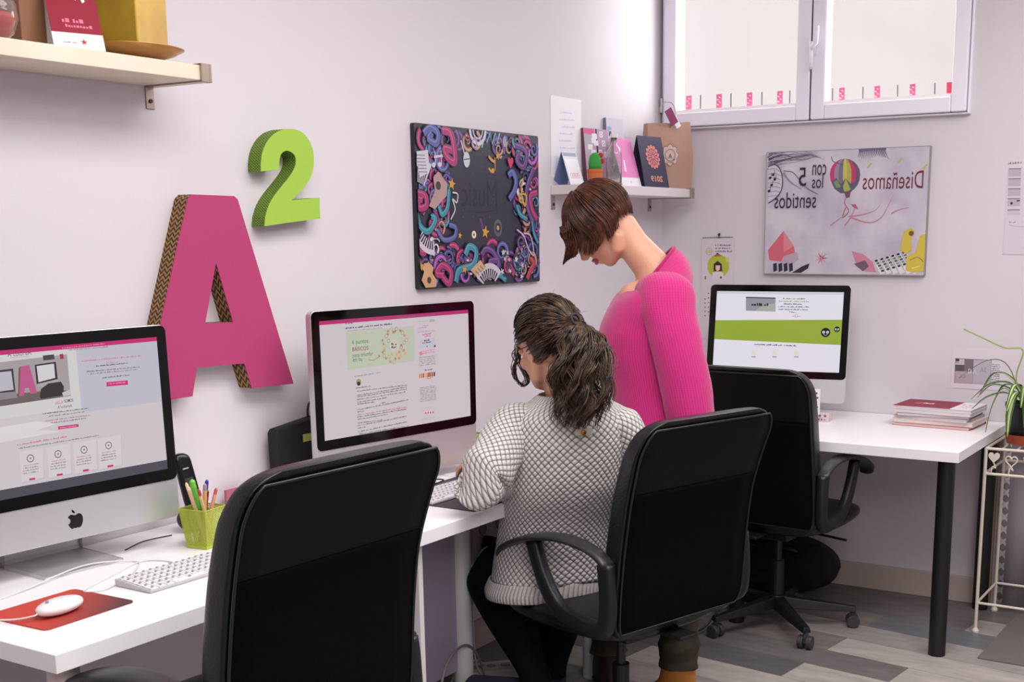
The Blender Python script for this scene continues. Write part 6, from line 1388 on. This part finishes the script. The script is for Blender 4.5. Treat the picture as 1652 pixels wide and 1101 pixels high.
g.build('trousers', BKT, person2, smooth=True, inv=WI(person2))
for A in (AL, AR):
    td = (VD*.7-VX*.5).normalized(); sd = td.cross(VZ); a = Vector((A.x, A.y, 0)); g = G(); hz = A.z
    g.loft([(a+VZ*max(hz, .1), sd, .045, td, .045), (a+VZ*.07+td*.02, sd, .042, td, .070), (a+VZ*.035+td*.05, sd, .044, td, .115), (a+VZ*.004+td*.055, sd, .044, td, .122)], n=30, sub=5, e=2.2)
    g.build('shoe', M('black_shoe', (20, 18, 22), .5), person2, smooth=True, inv=WI(person2))
# hair drawn back to a tie, loose ponytail and curls
HC = hair_mat('hair_brown', (30, 20, 16), (98, 72, 52), .38); rh = random.Random(5)
TIE = Q(926, 518, 3.235); C2_ = H2+U2*.016-F2*.012
def on2(d, off): d = d.normalized(); return C2_+F2*(d.dot(F2)*(.100+off))+S2*(d.dot(S2)*(.082+off))+U2*(d.dot(U2)*(.102+off))
td2 = (TIE-C2_).normalized(); paths = []
g = G(); vs = []; na, npl = 36, 14
e1 = td2.orthogonal().normalized(); e2 = td2.cross(e1)
def pm2(az):
    d = (e1*math.cos(az)+e2*math.sin(az)); best = .3
    for i in range(60):
        p = .3+i*.04; v = (td2*math.cos(p)+d*math.sin(p)).normalized(); fz, uz, sz = v.dot(F2), v.dot(U2), abs(v.dot(S2))
        face = fz > .50 and uz < .48; under = uz < -.55 or (uz < -.05 and fz > -.05 and sz > .3)
        if face or under: break
        best = p
        if p > 2.5: break
    return best
PM = [pm2(2*PI*j/na) for j in range(na)]
for i in range(npl+1):
    for j in range(na): az = 2*PI*j/na; p = PM[j]*max(.01, i/npl); vs.append(on2(td2*math.cos(p)+(e1*math.cos(az)+e2*math.sin(az))*math.sin(p), .004))
g.add(vs, [(i*na+j, i*na+(j+1) % na, (i+1)*na+(j+1) % na, (i+1)*na+j) for i in range(npl) for j in range(na)])
for k in range(1000):
    az = rh.uniform(0, 2*PI); j = int(az/(2*PI)*na) % na; pm = PM[j]*rh.uniform(.55, 1.03); off = rh.uniform(.003, .020); P = []; ph = int(az*7)*1.7+rh.gauss(0, .3); am = rh.uniform(.03, .10)
    for i in range(13):
        t = i/12; p = pm*(1-t); w = am*math.sin(ph+t*9)*math.sin(PI*t); v = td2*math.cos(p)+(e1*math.cos(az+w)+e2*math.sin(az+w))*math.sin(p)
        P.append(on2(v, off*math.sin(PI*min(1, .25+t*.75))+(.004 if t > .9 else 0)))
    P.append(TIE+(P[-1]-TIE)*.4); paths.append(P)
fly = []
for k in range(60):                                            # fly-away hairs
    az = rh.uniform(0, 2*PI); j = int(az/(2*PI)*na) % na; p = PM[j]*rh.uniform(.3, .9); v = td2*math.cos(p)+(e1*math.cos(az)+e2*math.sin(az))*math.sin(p); a = on2(v, .01)
    n_ = (a-C2_).normalized(); s_ = Vector((rh.uniform(-1, 1), rh.uniform(-1, 1), rh.uniform(-.3, 1))).normalized(); fly.append([Vector(q) for q in cr([a, a+n_*.004+s_*.008, a+n_*.008+s_*.016, a+n_*.006+s_*.026], 3)])
hc = g.build('hair', HC, person2, smooth=True, inv=WI(person2))
strands(paths, .0015, 'hair_strands', HC, hc); strands(fly, .0005, 'fly_away_hairs', HC, hc)
paths = []
axis = cr([TIE, Q(936, 535, 3.215), Q(941, 570, 3.20), Q(941, 612, 3.195), Q(944, 652, 3.20), Q(936, 692, 3.205)], 6); wd = [.010, .042, .068, .080, .084, .082, .060]
for lock in range(64):                                         # wavy locks, each a bundle of hairs that curl together
    la, lr = rh.uniform(0, 2*PI), math.sqrt(rh.random()); lph = rh.uniform(0, 6.3); lfr = rh.uniform(1.8, 3.6); lam = rh.uniform(.006, .017); lend = rh.uniform(.70, 1.04)
    for k in range(17):
        ja, jb = rh.gauss(0, .0045), rh.gauss(0, .0045); ph = lph+rh.gauss(0, .22); am = lam*rh.uniform(.8, 1.2); end = min(1, lend*rh.uniform(.9, 1.03)); P = []; n = 22
        for i in range(n+1):
            t = i/n*end; s_ = t*(len(axis)-1); i0 = min(int(s_), len(axis)-2); c = Vector(axis[i0]).lerp(Vector(axis[i0+1]), s_-i0); q2 = t*(len(wd)-1); j0 = min(int(q2), len(wd)-2); w = wd[j0]+(wd[j0+1]-wd[j0])*(q2-j0)
            e_ = min(1, t*4); x = lr*w*math.cos(la)+ja*e_+am*math.sin(ph+lfr*2*PI*t)*e_; y = lr*w*.55*math.sin(la)+jb*e_+am*.8*math.cos(ph+lfr*2*PI*t)*e_; P.append(c+VX*x+VD*(y+.01))
        paths.append(P)
strands(paths, .0017, 'ponytail', HC, person2)
g = G(); g.tube([TIE+(e1*math.cos(t)+e2*math.sin(t))*.016+td2*.008 for t in [2*PI*i/20 for i in range(21)]], .004, 8, caps=False); g.build('hair_tie', M('tie_dark', (40, 28, 26), .7), person2, smooth=True, inv=WI(person2))
paths = []
for k in range(24):
    j = lambda s: rh.uniform(-s, s)
    P = [(846, 545), (838, 566), (837, 585), (848, 606), (850, 618), (841, 621), (829, 606), (832, 588), (842, 578)] if k % 2 else [(842, 540), (834, 560), (833, 577), (828, 594), (832, 610), (843, 621), (851, 610), (846, 596)]
    dx, dy = j(3.5), j(3); paths.append([Vector(p) for p in cr([Q(x+dx+j(1.2), y+dy+j(1.2), 3.40+j(.008)) for x, y in P], 5)])
strands(paths, .0011, 'loose_curl', HC, person2)
g = G(); P = lambda a, b, c: H2+F2*a+S2*b+U2*c
for s in (-1, 1):
    g.tube([P(.094, s*.034+.026*math.cos(t), -.006+.020*math.sin(t)) for t in [2*PI*i/20 for i in range(21)]], .0014, 6, caps=False); g.tube([P(.092, s*.060, -.002), P(.05, s*.078, -.002), P(-.01, s*.082, -.004)], .0014, 6)
g.tube([P(.096, -.009, .0), P(.100, 0, .003), P(.096, .009, .0)], .0014, 6); g.build('glasses', M('glasses_dark', (34, 28, 34), .3), person2, smooth=True, inv=WI(person2))

# ------------------------------------------------------------------ groups of repeats
GROUPS = {'desk': 'white desks along the two walls', 'computer': 'all in one computers on the desks', 'keyboard': 'slim white keyboards', 'pen cup': 'lime wire pen cups', 'cable': 'cables on and under the desks',
          'shelf': 'wall shelves', 'book': 'books and folders piled on the corner desk', 'folder': 'books and folders piled on the corner desk', 'calendar': 'calendars', 'poster': 'boards on the walls', 'pen': 'pens and pencils in the cups',
          'pencil': 'pens and pencils in the cups', 'marker': 'pens and pencils in the cups', 'highlighter': 'pens and pencils in the cups', 'paper': 'loose paper sheets'}
for o in list(scene.objects):
    if o.parent is None and 'category' in o and 'group' not in o and o['category'] in GROUPS: o['group'] = GROUPS[o['category']]
